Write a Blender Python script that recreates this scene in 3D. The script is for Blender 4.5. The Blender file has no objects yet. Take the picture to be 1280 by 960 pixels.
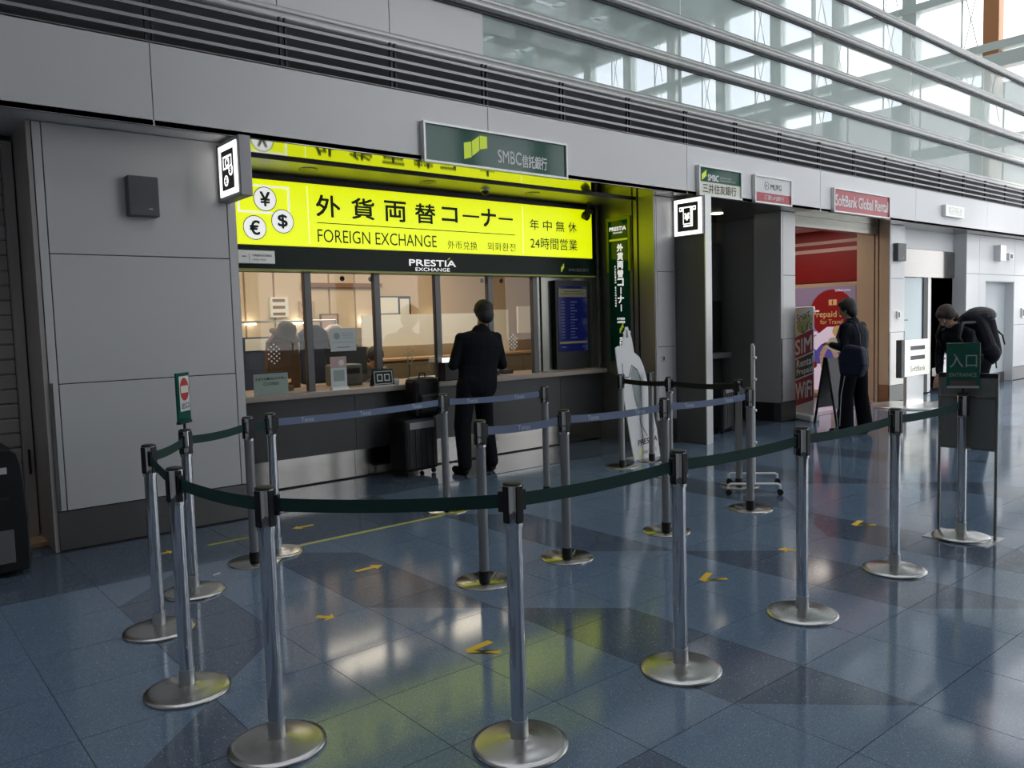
import bpy, bmesh, math, random
from mathutils import Vector, Matrix
random.seed(7)
C = bpy.context.scene.collection
SC = bpy.context.scene
PI = math.pi
# ---------------------------------------------------------------- camera
F_PX, YAW, PITCH, ROLL = 1007.588, 0.6939796, 0.07494148, -0.02861088
Fw = Vector((math.sin(YAW)*math.cos(PITCH), math.cos(YAW)*math.cos(PITCH), -math.sin(PITCH)))
Rt = Fw.cross(Vector((0, 0, 1))).normalized(); Up = Rt.cross(Fw)
Rt, Up = Rt*math.cos(ROLL)+Up*math.sin(ROLL), -Rt*math.sin(ROLL)+Up*math.cos(ROLL)
cam = bpy.data.cameras.new('camera'); cam.sensor_width = 36; cam.lens = 36*F_PX/1280; cam.clip_end = 300
co = bpy.data.objects.new('camera', cam); C.objects.link(co)
M = Matrix((Rt, Up, -Fw)).transposed().to_4x4(); M.translation = Vector((0, 0, 1.5)); co.matrix_world = M
SC.camera = co
# ---------------------------------------------------------------- sky, sun, exposure
SC.view_settings.view_transform = 'Standard'; SC.view_settings.look = 'None'
SC.view_settings.exposure = 0.08; SC.view_settings.gamma = 1
W = bpy.data.worlds.new('sky'); SC.world = W; W.use_nodes = True
nt = W.node_tree; nt.nodes.clear()
wo = nt.nodes.new('ShaderNodeOutputWorld'); bg = nt.nodes.new('ShaderNodeBackground')
tc = nt.nodes.new('ShaderNodeTexCoord'); sp = nt.nodes.new('ShaderNodeSeparateXYZ'); rp = nt.nodes.new('ShaderNodeValToRGB')
nt.links.new(tc.outputs['Generated'], sp.inputs[0]); nt.links.new(sp.outputs['Z'], rp.inputs[0])
rp.color_ramp.elements[0].position = 0.0; rp.color_ramp.elements[0].color = (0.95, 0.95, 0.95, 1)
rp.color_ramp.elements[1].position = 0.6; rp.color_ramp.elements[1].color = (0.84, 0.86, 0.93, 1)
nt.links.new(rp.outputs[0], bg.inputs[0]); bg.inputs[1].default_value = 2.6
nt.links.new(bg.outputs[0], wo.inputs[0])
sl = bpy.data.lights.new('sun', 'SUN'); sl.energy = 4.5; sl.angle = 0.05; sl.color = (1, .95, .88)
so = bpy.data.objects.new('sun', sl); C.objects.link(so); so.location = (60, -20, 60)
so.rotation_euler = Vector((-.80, .30, -.57)).to_track_quat('-Z', 'Y').to_euler()
def area(name, loc, size, power, color=(1, 1, 1), rot=(0, 0, 0), portal=False):
    l = bpy.data.lights.new(name, 'AREA'); l.shape = 'RECTANGLE'; l.size, l.size_y = size; l.energy = power; l.color = color
    if portal: l.cycles.is_portal = True
    o = bpy.data.objects.new(name, l); C.objects.link(o); o.location = loc; o.rotation_euler = rot
    return o
# portals only guide the sampling of the sky through the two glazed walls
area('window_portal', (34.6, 15, 8), (60, 17), 1, rot=(0, PI/2, 0), portal=True).rotation_euler = Vector((-1, 0, 0)).to_track_quat('-Z', 'Y').to_euler()
area('window_portal', (21, -8.1, 8.7), (27, 16), 1, portal=True).rotation_euler = Vector((0, 1, 0)).to_track_quat('-Z', 'Y').to_euler()
# ---------------------------------------------------------------- materials
MATS = {}
def mat(name, col, rough=.5, metal=0, emit=0, spec=.5, bump=0, bscale=60, var=0, vscale=3, coat=0, aniso=0, ecol=None, stretch=None, objrand=0):
    m = bpy.data.materials.new(name); m.use_nodes = True; n = m.node_tree; b = n.nodes['Principled BSDF']; L = n.links
    b.inputs['Base Color'].default_value = (*col, 1); b.inputs['Roughness'].default_value = rough
    b.inputs['Metallic'].default_value = metal; b.inputs['Specular IOR Level'].default_value = spec
    b.inputs['Coat Weight'].default_value = coat; b.inputs['Coat Roughness'].default_value = .08
    if emit:
        b.inputs['Emission Color'].default_value = (*(ecol or col), 1); b.inputs['Emission Strength'].default_value = emit
    g = n.nodes.new('ShaderNodeNewGeometry')
    vec = g.outputs['Position']
    if stretch:
        mp = n.nodes.new('ShaderNodeMapping'); mp.inputs['Scale'].default_value = stretch; L.new(vec, mp.inputs[0]); vec = mp.outputs[0]
    if var or objrand:
        no = n.nodes.new('ShaderNodeTexNoise'); no.inputs['Scale'].default_value = vscale; no.inputs['Detail'].default_value = 4
        L.new(vec, no.inputs['Vector'])
        ma = n.nodes.new('ShaderNodeMath'); ma.operation = 'MULTIPLY_ADD'; ma.inputs[1].default_value = var*2; ma.inputs[2].default_value = 1-var
        L.new(no.outputs[0], ma.inputs[0]); val = ma.outputs[0]
        if objrand:
            oi = n.nodes.new('ShaderNodeObjectInfo'); m2 = n.nodes.new('ShaderNodeMath'); m2.operation = 'MULTIPLY_ADD'
            m2.inputs[1].default_value = objrand; m2.inputs[2].default_value = -objrand/2; L.new(oi.outputs['Random'], m2.inputs[0])
            m3 = n.nodes.new('ShaderNodeMath'); m3.operation = 'ADD'; L.new(val, m3.inputs[0]); L.new(m2.outputs[0], m3.inputs[1]); val = m3.outputs[0]
        hs = n.nodes.new('ShaderNodeHueSaturation'); hs.inputs['Color'].default_value = (*col, 1)
        L.new(val, hs.inputs['Value']); L.new(hs.outputs[0], b.inputs['Base Color'])
    if bump:
        nb = n.nodes.new('ShaderNodeTexNoise'); nb.inputs['Scale'].default_value = bscale; nb.inputs['Detail'].default_value = 3; L.new(vec, nb.inputs['Vector'])
        bu = n.nodes.new('ShaderNodeBump'); bu.inputs['Strength'].default_value = bump; bu.inputs['Distance'].default_value = .01
        L.new(nb.outputs[0], bu.inputs['Height']); L.new(bu.outputs[0], b.inputs['Normal'])
    if aniso:
        b.inputs['Anisotropic'].default_value = aniso
        t = n.nodes.new('ShaderNodeTangent'); t.direction_type = 'RADIAL'; t.axis = 'Z'; L.new(t.outputs[0], b.inputs['Tangent'])
    MATS[name] = m; return m
def glass(name, tint=(.92, .96, .94), ior=1.5, rough=0, boost=1.0, reflect_veil=0):
    m = bpy.data.materials.new(name); m.use_nodes = True; n = m.node_tree; n.nodes.clear(); L = n.links
    o = n.nodes.new('ShaderNodeOutputMaterial'); mx = n.nodes.new('ShaderNodeMixShader'); f = n.nodes.new('ShaderNodeFresnel')
    t = n.nodes.new('ShaderNodeBsdfTransparent'); gl = n.nodes.new('ShaderNodeBsdfGlossy')
    f.inputs['IOR'].default_value = ior; t.inputs[0].default_value = (*tint, 1); gl.inputs['Roughness'].default_value = rough
    mm = n.nodes.new('ShaderNodeMath'); mm.operation = 'MULTIPLY'; mm.inputs[1].default_value = boost; mm.use_clamp = True
    L.new(f.outputs[0], mm.inputs[0]); L.new(mm.outputs[0], mx.inputs[0])
    L.new(t.outputs[0], mx.inputs[1]); L.new(gl.outputs[0], mx.inputs[2]); L.new(mx.outputs[0], o.inputs[0])
    if reflect_veil:
        df = n.nodes.new('ShaderNodeBsdfDiffuse'); df.inputs[0].default_value = (.80, .90, .83, 1); m2 = n.nodes.new('ShaderNodeMixShader'); m2.inputs[0].default_value = reflect_veil
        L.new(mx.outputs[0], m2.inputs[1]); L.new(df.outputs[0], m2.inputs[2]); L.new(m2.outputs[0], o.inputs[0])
    MATS[name] = m; return m
def terrazzo(name, col, rough=.10):
    m = mat(name, col, rough, spec=.55, objrand=.10); n = m.node_tree; L = n.links; b = n.nodes['Principled BSDF']
    src = b.inputs['Base Color'].links[0].from_socket
    g = n.nodes['Geometry'] if 'Geometry' in n.nodes else n.nodes.new('ShaderNodeNewGeometry')
    def chips(scale, lo, hi, c, prev, seed):
        mp = n.nodes.new('ShaderNodeMapping'); mp.inputs['Location'].default_value = (seed, seed*2, 0); L.new(g.outputs['Position'], mp.inputs[0])
        v = n.nodes.new('ShaderNodeTexVoronoi'); v.inputs['Scale'].default_value = scale; L.new(mp.outputs[0], v.inputs['Vector'])
        r = n.nodes.new('ShaderNodeValToRGB'); r.color_ramp.elements[0].position = lo; r.color_ramp.elements[1].position = hi
        s = n.nodes.new('ShaderNodeSeparateColor'); L.new(v.outputs['Color'], s.inputs[0]); L.new(s.outputs[0], r.inputs[0])
        d = n.nodes.new('ShaderNodeMath'); d.operation = 'LESS_THAN'; d.inputs[1].default_value = .36; L.new(v.outputs['Distance'], d.inputs[0])
        mu = n.nodes.new('ShaderNodeMath'); mu.operation = 'MULTIPLY'; L.new(r.outputs[0], mu.inputs[0]); L.new(d.outputs[0], mu.inputs[1])
        mx = n.nodes.new('ShaderNodeMix'); mx.data_type = 'RGBA'; L.new(mu.outputs[0], mx.inputs[0]); L.new(prev, mx.inputs[6]); mx.inputs[7].default_value = (*c, 1)
        return mx.outputs[2]
    s1 = chips(230, .55, .70, tuple(x*.45 for x in col), src, 1.3)
    s2 = chips(210, .60, .72, tuple(min(1, x*1.6+.01) for x in col), s1, 5.1)
    s3 = chips(150, .93, .95, (.34, .38, .40), s2, 9.7)
    L.new(s3, b.inputs['Base Color'])
    return m
m_tile = terrazzo('light_blue_terrazzo', (.125, .180, .255)); m_tiled = terrazzo('dark_slate_terrazzo', (.078, .105, .150))
m_grout = mat('grout', (.03, .035, .045), .7)
m_panel = mat('grey_coated_panel', (.62, .61, .605), .38, metal=.15, spec=.5, var=.03, vscale=.8)
m_panelR = mat('white_and_daylit_panel', (.80, .80, .80), .4, var=.03, vscale=.8)  # white sign faces; right walls and fascia carry daylight in this paler colour
m_joint = mat('dark_joint', (.05, .05, .055), .8)
m_base = mat('dark_steel_skirting', (.17, .17, .165), .33, metal=.75, var=.05, stretch=(.5, .5, 8))
m_kick = mat('brushed_steel_kick_plate', (.36, .345, .33), .14, metal=1, var=.04, stretch=(1, 1, 20))
m_mirror = mat('polished_steel', (.62, .62, .58), .07, metal=1)
m_satin = mat('satin_steel_cladding', (.27, .27, .245), .24, metal=.9)
m_lin = mat('brushed_steel_lining', (.40, .40, .36), .38, metal=.9)
m_dk = mat('charcoal_metal', (.035, .035, .038), .45, metal=.3)
m_blk = mat('black_plastic', (.007, .007, .008), .45)
m_blkrub = mat('black_rubber', (.015, .015, .015), .7)
m_slat = mat('grey_louvre_slat', (.34, .34, .35), .4, metal=.5)
m_louvback = mat('dark_louvre_void', (.045, .045, .048), .8)
m_alu = mat('aluminium', (.62, .63, .63), .3, metal=.9)
m_aluw = mat('pale_aluminium_frame', (.72, .72, .70), .35, metal=.4)
m_chrome = mat('polished_chrome_tube', (.66, .67, .70), .06, metal=1)
m_chromeb = mat('brushed_chrome_base', (.50, .49, .47), .22, metal=1, aniso=.75)
m_grey = mat('matte_grey_tube', (.30, .30, .31), .42, metal=.6)
m_plate = mat('mirror_plate', (.42, .41, .37), .2, metal=1, aniso=.6)
m_belt = mat('dark_green_webbing', (.006, .045, .036), .75, bump=.3, bscale=900)
m_beltb = mat('blue_grey_webbing', (.19, .235, .36), .7, bump=.3, bscale=900)
m_beltink = mat('pale_blue_ink', (.60, .70, .80), .7)
m_yel = mat('backlit_yellow', (.80, .90, .0), .35, emit=.78, ecol=(.82, .92, .0))
m_yelf = mat('yellow_tape', (.75, .48, .02), .5)
m_yelt = mat('dull_yellow_tape', (.42, .40, .03), .5)
m_ink = mat('dark_green_ink', (.012, .05, .02), .6)
m_inkb = mat('black_ink', (.02, .02, .02), .6)
m_white = mat('white_print', (.80, .80, .79), .5)
m_whitel = mat('white_lit_print', (.8, .8, .8), .5, emit=.8)
m_lbox = mat('lit_white_acrylic', (.9, .9, .9), .4, emit=1.5, ecol=(1, 1, .98))
m_sbox = mat('lit_warm_acrylic', (.6, .62, .56), .4, emit=.62, ecol=(1, 1, .88))
m_greens = mat('glossy_green_sign', (.006, .095, .06), .08, spec=.45)
m_greend = mat('dark_green_gloss', (.007, .022, .017), .25, spec=.12)
m_lime = mat('lime_print', (.62, .78, .04), .5, emit=.25)
m_cream = mat('cream_print', (.86, .86, .72), .4)
m_red = mat('red_sign', (.46, .035, .06), .3)
m_redw = mat('red_wall_panel', (.26, .003, .006), .4)
m_pinks = mat('pale_pink_stripe', (.62, .42, .38), .5)
m_tan = mat('tan_panel', (.56, .42, .29), .4, var=.04)
m_brown = mat('brown_skirting', (.26, .13, .07), .45)
m_beige = mat('beige_interior_wall', (.64, .49, .32), .7, var=.04, vscale=2)
m_beige2 = mat('pale_beige_panel', (.72, .60, .45), .6, var=.05, vscale=6, stretch=(6, 6, .3))
m_wood = mat('light_wood', (.55, .36, .2), .45, var=.15, vscale=8, stretch=(1, 1, 8))
m_counter = mat('dark_counter_front', (.05, .05, .052), .3)
m_wtop = mat('warm_grey_worktop', (.42, .35, .30), .3)
m_inwh = mat('white_partition', (.90, .92, .86), .5)
m_cab = mat('khaki_cabinet', (.20, .17, .11), .6)
m_glass = glass('clear_glass', (.95, .97, .95), 1.5, boost=1.0)
m_gscreen = glass('green_tinted_glass', (.53, .575, .62), 1.5, boost=1.2, reflect_veil=.42)  # pale diffuse mix stands in for bright reflections veiling the screen
m_gwall = glass('far_clear_glass', (.97, .98, .99), 1.3)
m_steelw = mat('pale_green_steel', (.74, .80, .76), .5)
m_roof = mat('grey_green_roof_deck', (.50, .58, .54), .7)
m_copper = mat('copper_orange_steel', (.55, .24, .10), .5)
m_ceil = mat('hall_wall_paint', (.50, .50, .49), .8)
m_out = mat('pale_apron', (.80, .80, .78), .9)
m_suit = mat('black_suit_cloth', (.010, .011, .014), .85, spec=.12, bump=.4, bscale=40)
m_trou = mat('black_trouser_cloth', (.009, .009, .012), .85, spec=.12, bump=.4, bscale=30)
m_puff = mat('black_navy_jacket', (.006, .008, .014), .6, spec=.12, bump=.6, bscale=25)
m_navy = mat('navy_nylon', (.008, .013, .034), .5, spec=.25, bump=.5, bscale=30)
m_skin = mat('skin', (.42, .25, .17), .55)
m_hair = mat('black_hair', (.010, .009, .009), .5, bump=.6, bscale=120)
m_hairb = mat('brown_hair', (.035, .018, .012), .5, bump=.6, bscale=120)
m_shoe = mat('black_shoe_leather', (.012, .012, .012), .35)
m_eye = mat('eye_white', (.6, .6, .58), .3)
m_screen = mat('blue_display', (.004, .006, .04), .15, emit=.12, ecol=(.01, .02, .2))
m_scrt = mat('display_text', (.12, .14, .28), .5, emit=.05)
m_scry = mat('display_bar', (.22, .20, .10), .5, emit=.06)
m_purple = mat('poster_purple', (.30, .24, .38), .4, emit=.16)
m_postred = mat('poster_red', (.32, .010, .015), .4, emit=.10)
m_postw = mat('poster_white', (.78, .66, .82), .4, emit=.35)
m_postb = mat('poster_blue', (.13, .12, .55), .4, emit=.15)
m_posts = mat('poster_skin', (.68, .46, .33), .4, emit=.12)
m_postg = mat('poster_gold', (.75, .5, .22), .4, emit=.15)
m_paperg = mat('pale_green_card', (.36, .45, .40), .6)
m_paper = mat('white_paper', (.70, .74, .74), .6)
m_olive = mat('olive_cloth', (.07, .06, .035), .9, bump=.4, bscale=50)
m_brownc = mat('brown_coat', (.15, .09, .055), .9, bump=.4, bscale=50)
m_bluec = mat('blue_cloth', (.05, .07, .13), .9, bump=.4, bscale=50)
m_alc = mat('alcove_grey_panel', (.40, .40, .385), .4, metal=.2)
m_box = mat('grey_wall_box', (.10, .105, .11), .45, metal=.2)
m_bgrey = mat('grey_board', (.14, .145, .14), .45)
m_bannw = mat('banner_white', (.80, .80, .78), .5)
m_bannr = mat('banner_red', (.34, .03, .05), .5)
m_bannk = mat('banner_dark', (.05, .055, .06), .5)
m_door = mat('light_door', (.56, .60, .61), .4)
m_doorg = mat('frosted_blue_glass', (.42, .52, .55), .15, spec=.6)
m_lamp = mat('lamp_lens', (1, .95, .85), .4, emit=6)
m_lampw = mat('small_lamp_lens', (1, .9, .7), .4, emit=4)
# ---------------------------------------------------------------- mesh tools
class MB:
    def __init__(s): s.v = []; s.f = []; s.mi = []; s.sm = []; s.m = []
    def _m(s, m):
        if m not in s.m: s.m.append(m)
        return s.m.index(m)
    def add(s, vs, fs, m, smooth=False):
        o = len(s.v); s.v += [tuple(v) for v in vs]; i = s._m(m)
        for f in fs: s.f.append(tuple(a+o for a in f)); s.mi.append(i); s.sm.append(smooth)
        return s
    def box(s, x0, x1, y0, y1, z0, z1, m):
        vs = [(x, y, z) for z in (z0, z1) for y in (y0, y1) for x in (x0, x1)]
        return s.add(vs, [(0, 2, 3, 1), (4, 5, 7, 6), (0, 1, 5, 4), (1, 3, 7, 5), (3, 2, 6, 7), (2, 0, 4, 6)], m)
    def lathe(s, prof, m, cx=0, cy=0, n=32, smooth=True):
        vs = []; fs = []
        for r, z in prof:
            for k in range(n):
                a = 2*PI*k/n; vs.append((cx+r*math.cos(a), cy+r*math.sin(a), z))
        for j in range(len(prof)-1):
            for k in range(n):
                fs.append((j*n+k, j*n+(k+1) % n, (j+1)*n+(k+1) % n, (j+1)*n+k))
        s.add(vs, fs, m, smooth)
        if prof[0][0] > 1e-5: s.add(vs[:n], [tuple(range(n))[::-1]], m)
        if prof[-1][0] > 1e-5: s.add(vs[-n:], [tuple(range(n))], m)
        return s
    def tube(s, pts, r, m, n=10, closed_ends=True, smooth=True):
        P = [Vector(p) for p in pts]; rs = r if isinstance(r, (list, tuple)) else [r]*len(P); vs = []; fs = []; pu = None
        for i, p in enumerate(P):
            d = ((P[min(i+1, len(P)-1)]-p).normalized()+(p-P[max(i-1, 0)]).normalized())
            d = d.normalized() if d.length > 1e-6 else Vector((0, 0, 1))
            u = pu if pu is not None else (Vector((0, 0, 1)) if abs(d.z) < .9 else Vector((1, 0, 0)))
            u = (u-d*u.dot(d)).normalized(); w = d.cross(u); pu = u
            for k in range(n):
                a = 2*PI*k/n; vs.append(p+(u*math.cos(a)+w*math.sin(a))*rs[i])
        for j in range(len(P)-1):
            for k in range(n): fs.append((j*n+k, j*n+(k+1) % n, (j+1)*n+(k+1) % n, (j+1)*n+k))
        s.add(vs, fs, m, smooth)
        if closed_ends: s.add(vs[:n], [tuple(range(n))[::-1]], m); s.add(vs[-n:], [tuple(range(n))], m)
        return s
    def prism(s, poly, o, u, v, w, t, m):
        """polygon (a,b) in plane o+a*u+b*v, thickness t along w"""
        o, u, v, w = Vector(o), Vector(u), Vector(v), Vector(w); n = len(poly)
        A = [o+u*a+v*b for a, b in poly]; B = [p+w*t for p in A]
        return s.add(A+B, [tuple(range(n))[::-1], tuple(range(n, 2*n))]+[(k, (k+1) % n, n+(k+1) % n, n+k) for k in range(n)], m)
    def build(s, name, parent=None, bevel=0, loc=None, kind=None):
        me = bpy.data.meshes.new(name); me.from_pydata(s.v, [], s.f)
        for m in s.m: me.materials.append(m)
        me.polygons.foreach_set('material_index', s.mi); me.polygons.foreach_set('use_smooth', s.sm); me.update()
        bm = bmesh.new(); bm.from_mesh(me); bmesh.ops.recalc_face_normals(bm, faces=bm.faces); bm.to_mesh(me); bm.free()
        o = bpy.data.objects.new(name, me); C.objects.link(o)
        if parent: o.parent = parent
        if loc: o.location = loc
        if kind: o['kind'] = kind
        if bevel:
            b = o.modifiers.new('bevel', 'BEVEL'); b.width = bevel; b.segments = 2; b.limit_method = 'ANGLE'; b.angle_limit = 1
        return o
def tag(o, label, cat, group=None):
    o['label'] = label; o['category'] = cat
    if group: o['group'] = group
    return o
def thing(name, label, cat, loc=(0, 0, 0), rz=0, group=None):
    o = bpy.data.objects.new(name, None); C.objects.link(o); o.location = loc; o.rotation_euler = (0, 0, rz); o.empty_display_size = .1
    return tag(o, label, cat, group)
def struct(name, loc=(0, 0, 0)):
    o = bpy.data.objects.new(name, None); C.objects.link(o); o.location = loc; o['kind'] = 'structure'; return o
def bx(name, x0, x1, y0, y1, z0, z1, m, parent=None, bevel=0, kind=None):
    return MB().box(x0, x1, y0, y1, z0, z1, m).build(name, parent, bevel, kind=kind)
def copy_tree(o, parent=None):
    c = o.copy(); C.objects.link(c); c.parent = parent
    for ch in list(o.children): copy_tree(ch, c)
    return c
TXT = {}
def text2d(s, bold=0.0):
    k = (s, bold)
    if k not in TXT:
        c = bpy.data.curves.new('t', 'FONT'); c.body = s; c.size = 1; c.offset = bold; c.resolution_u = 3
        o = bpy.data.objects.new('t', c); C.objects.link(o); dg = bpy.context.evaluated_depsgraph_get()
        me = bpy.data.meshes.new_from_object(o.evaluated_get(dg))
        vs = [(v.co.x, v.co.y) for v in me.vertices]; fs = [tuple(p.vertices) for p in me.polygons]
        bpy.data.objects.remove(o); bpy.data.curves.remove(c); bpy.data.meshes.remove(me)
        TXT[k] = (vs, fs)
    return TXT[k]
class Print:
    """flat print on plane o + a*u + b*v, standing off along n"""
    def __init__(s, o, u, v, n): s.o, s.u, s.v, s.n = Vector(o), Vector(u), Vector(v), Vector(n); s.mb = MB()
    def P(s, a, b, l): return s.o+s.u*a+s.v*b+s.n*l
    def text(s, t, a0, a1, b0, b1, m, bold=.01, l=.002, shear=0):
        vs, fs = text2d(t, 0.0)
        xs = [v[0] for v in vs]; ys = [v[1] for v in vs]; X0, X1, Y0, Y1 = min(xs), max(xs), min(ys), max(ys)
        sx = (a1-a0)/(X1-X0); sy = (b1-b0)/max(1e-6, Y1-Y0)
        if t in ('ー', '一', '-', '−'): sy = sx*.9; b0 = (b0+b1)/2-(Y1-Y0)*sy/2
        k = abs(sy)*bold*1.1
        for i, (dx, dy) in enumerate([(0, 0)] if bold < .004 else [(-k, -k), (k, -k), (-k, k), (k, k)]):
            s.mb.add([s.P(a0+dx+(x-X0)*sx, b0+dy+(y-Y0)*sy+shear*(x-X0)*sx, l+i*.0001) for x, y in vs], fs, m)
        return s
    def rect(s, a0, a1, b0, b1, m, l=.001):
        s.mb.add([s.P(a0, b0, l), s.P(a1, b0, l), s.P(a1, b1, l), s.P(a0, b1, l)], [(0, 1, 2, 3)], m); return s
    def frame(s, a0, a1, b0, b1, t, m, l=.001):
        s.rect(a0, a1, b0, b0+t, m, l); s.rect(a0, a1, b1-t, b1, m, l); s.rect(a0, a0+t, b0+t, b1-t, m, l); s.rect(a1-t, a1, b0+t, b1-t, m, l); return s
    def poly(s, pts, m, l=.001):
        s.mb.add([s.P(a, b, l) for a, b in pts], [tuple(range(len(pts)))], m); return s
    def disc(s, a, b, r, m, l=.001, n=32, ry=None):
        ry = ry or r
        return s.poly([(a+r*math.cos(2*PI*k/n), b+ry*math.sin(2*PI*k/n)) for k in range(n)], m, l)
    def line(s, pts, w, m, l=.001):
        for (a, b), (c, d) in zip(pts[:-1], pts[1:]):
            L = math.hypot(c-a, d-b) or 1; nx, ny = -(d-b)/L*w/2, (c-a)/L*w/2
            s.poly([(a+nx, b+ny), (c+nx, d+ny), (c-nx, d-ny), (a-nx, b-ny)], m, l)
        return s
    def build(s, name='lettering', parent=None): return s.mb.build(name, parent)
def front(y, parent_loc=(0, 0, 0)):   # print plane facing the hall (-Y), a = X, b = Z
    return Print((-parent_loc[0], y-parent_loc[1], -parent_loc[2]), (1, 0, 0), (0, 0, 1), (0, -1, 0))
# ---------------------------------------------------------------- floor
TX, TY, X0, Y0 = .498, .4925, .0885, 1.31
def dark(x, y):
    k = math.floor((x-.590)/TX); c = k % 9; fx = (x-.590)/TX-k
    yn = (y-Y0)/TY
    if x < 3.6 and y > 5.25 and c not in (2,): return True
    if y > 5.25 and x < 3.6: return True
    if c == 0: return 0+fx <= yn < 3+fx
    if c == 1: return 4+fx <= yn < 7+fx
    if c == 2: return yn < 1
    if c in (3, 6): return 6-fx-1 <= yn < 9-fx-1
    if c in (4, 7): return 2-fx-1 <= yn < 5-fx-1
    return False
fl = bx('floor', -6, 34, -8, 6.27, -.08, -.004, m_grout, kind='structure')
G = .0015
def tile_mesh(kind, m):
    hx, hy = TX/2-G, TY/2-G
    P = {'sq': [(-hx, -hy), (hx, -hy), (hx, hy), (-hx, hy)], 'a_lo': [(-hx, -hy), (hx, -hy), (hx, hy)], 'a_hi': [(-hx, -hy), (hx, hy), (-hx, hy)],
         'd_lo': [(-hx, -hy), (hx, -hy), (-hx, hy)], 'd_hi': [(hx, -hy), (hx, hy), (-hx, hy)]}[kind]
    n = len(P); vs = [(a, b, 0) for a, b in P]+[(a, b, -.01) for a, b in P]
    return vs, [tuple(range(n))]+[(k, n+k, n+(k+1) % n, (k+1) % n) for k in range(n)]
TM = {}
def tile_data(kind, m):
    if (kind, m.name) not in TM:
        vs, fs = tile_mesh(kind, m); me = bpy.data.meshes.new('tile'); me.from_pydata(vs, [], fs); me.materials.append(m); TM[(kind, m.name)] = me
    return TM[(kind, m.name)]
cells = []
for i in range(-4, 68):
    for j in range(-6, 10):
        cx, cy = X0+(i+.5)*TX, Y0+(j+.5)*TY
        d = (Vector((cx, cy, 0))-Vector((0, 0, 1.5))); z = d.dot(Fw)
        inv = False
        if z > .3:
            px, py = 640+F_PX*d.dot(Rt)/z, 480-F_PX*d.dot(Up)/z
            inv = -120 < px < 1400 and 300 < py < 1120
        cells.append((0 if inv else 1, d.length, i, j, cx, cy))
cells.sort(); far = MB(); cnt = 0
for vis, dist, i, j, cx, cy in cells:
    if cy+TY/2 > 6.29: continue
    s = [dark(cx+a*TX*.33, cy+b*TY*.33) for a, b in ((0, -1), (1, 0), (0, 1), (-1, 0))]
    if all(s): q = [('sq', m_tiled)]
    elif not any(s): q = [('sq', m_tile)]
    else:
        asc = [s[0], s[1]] ; lo = s[0]
        if s[0] == s[1] and s[2] == s[3]: q = [('a_lo', m_tiled if s[0] else m_tile), ('a_hi', m_tiled if s[2] else m_tile)]
        elif s[0] == s[3] and s[1] == s[2]: q = [('d_lo', m_tiled if s[0] else m_tile), ('d_hi', m_tiled if s[1] else m_tile)]
        else: q = [('sq', m_tiled if sum(s) > 1 else m_tile)]
    for kd, m in q:
        if cnt < 296 and vis == 0:
            o = bpy.data.objects.new('tile', tile_data(kd, m)); C.objects.link(o); o.location = (cx, cy, 0); o.parent = fl; cnt += 1
        else:
            vs, fs = tile_mesh(kd, m); far.add([(a+cx, b+cy, c) for a, b, c in vs], fs, m)
far.build('distant_tile', fl, kind='stuff')
flin = bx('floor_inner', -6, 34, 6.272, 12, -.08, -.002, m_tiled, kind='structure')
# yellow tape line and direction arrows stuck on the floor
t = MB().box(2.0, 6.3, 5.19, 5.225, 0, .0012, m_yelt).build('floor_tape'); tag(t, 'thin yellow tape line along the blue floor in front of the counter', 'tape')
t = MB().box(1.9, 2.35, 5.68, 5.71, 0, .0012, m_yelt).build('floor_tape'); tag(t, 'short yellow tape strip on the floor by the grey wall panel', 'tape')
def arrow(x, y, ang, label, L=.17):
    sh = [(-L/2, -.018), (L*.15, -.018), (L*.15, -.05), (L/2, 0), (L*.15, .05), (L*.15, .018), (-L/2, .018)]
    o = MB().prism(sh, (0, 0, 0), (1, 0, 0), (0, 1, 0), (0, 0, 1), .0013, m_yelf).build('floor_arrow')
    o.location = (x, y, 0); o.rotation_euler = (0, 0, ang); tag(o, label, 'floor arrow', 'yellow arrow stickers on the floor')
def vee(x, y, ang, label):
    o = MB()
    for s in (-1, 1):
        o.prism([(0, -.02), (.0, .02), (.13, .085), (.15, .05)] if s > 0 else [(0, .02), (0, -.02), (.15, -.05), (.13, -.085)], (0, 0, 0), (1, 0, 0), (0, 1, 0), (0, 0, 1), .0013+.0004*s, m_yelf)
    o = o.build('floor_arrow'); o.location = (x, y, 0); o.rotation_euler = (0, 0, ang); tag(o, label, 'floor arrow', 'yellow arrow stickers on the floor')
arrow(2.62, 5.69, PI, 'yellow floor arrow pointing left, nearest the counter kick plate')
arrow(2.45, 4.39, 0, 'yellow floor arrow pointing right beside the dark tile', .19)
arrow(1.85, 3.80, -.9, 'small worn yellow floor arrow on a tile joint', .1)
vee(2.12, 2.93, -.35, 'yellow arrowhead sticker with a wide notch, nearest the camera')
vee(3.70, 2.80, -.1, 'yellow check-shaped arrowhead between the two front rows of posts')
arrow(4.60, 2.78, 2.2, 'yellow floor arrow half hidden by a chrome post', .16)
vee(5.45, 2.80, -.3, 'yellow arrowhead sticker farthest right, near the board stand')
arrow(1.62, 5.715, 0, 'yellow floor arrow under the grey wall, behind the left posts', .12)
o = MB().prism([(0, 0), (.05, .02), (.045, .03), (.0, .012)], (1.68, 4.95, 0), (1, 0, 0), (0, 1, 0), (0, 0, 1), .003, m_white).build('paper_scrap'); tag(o, 'tiny white paper scrap on the floor by the left posts', 'litter')
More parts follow.
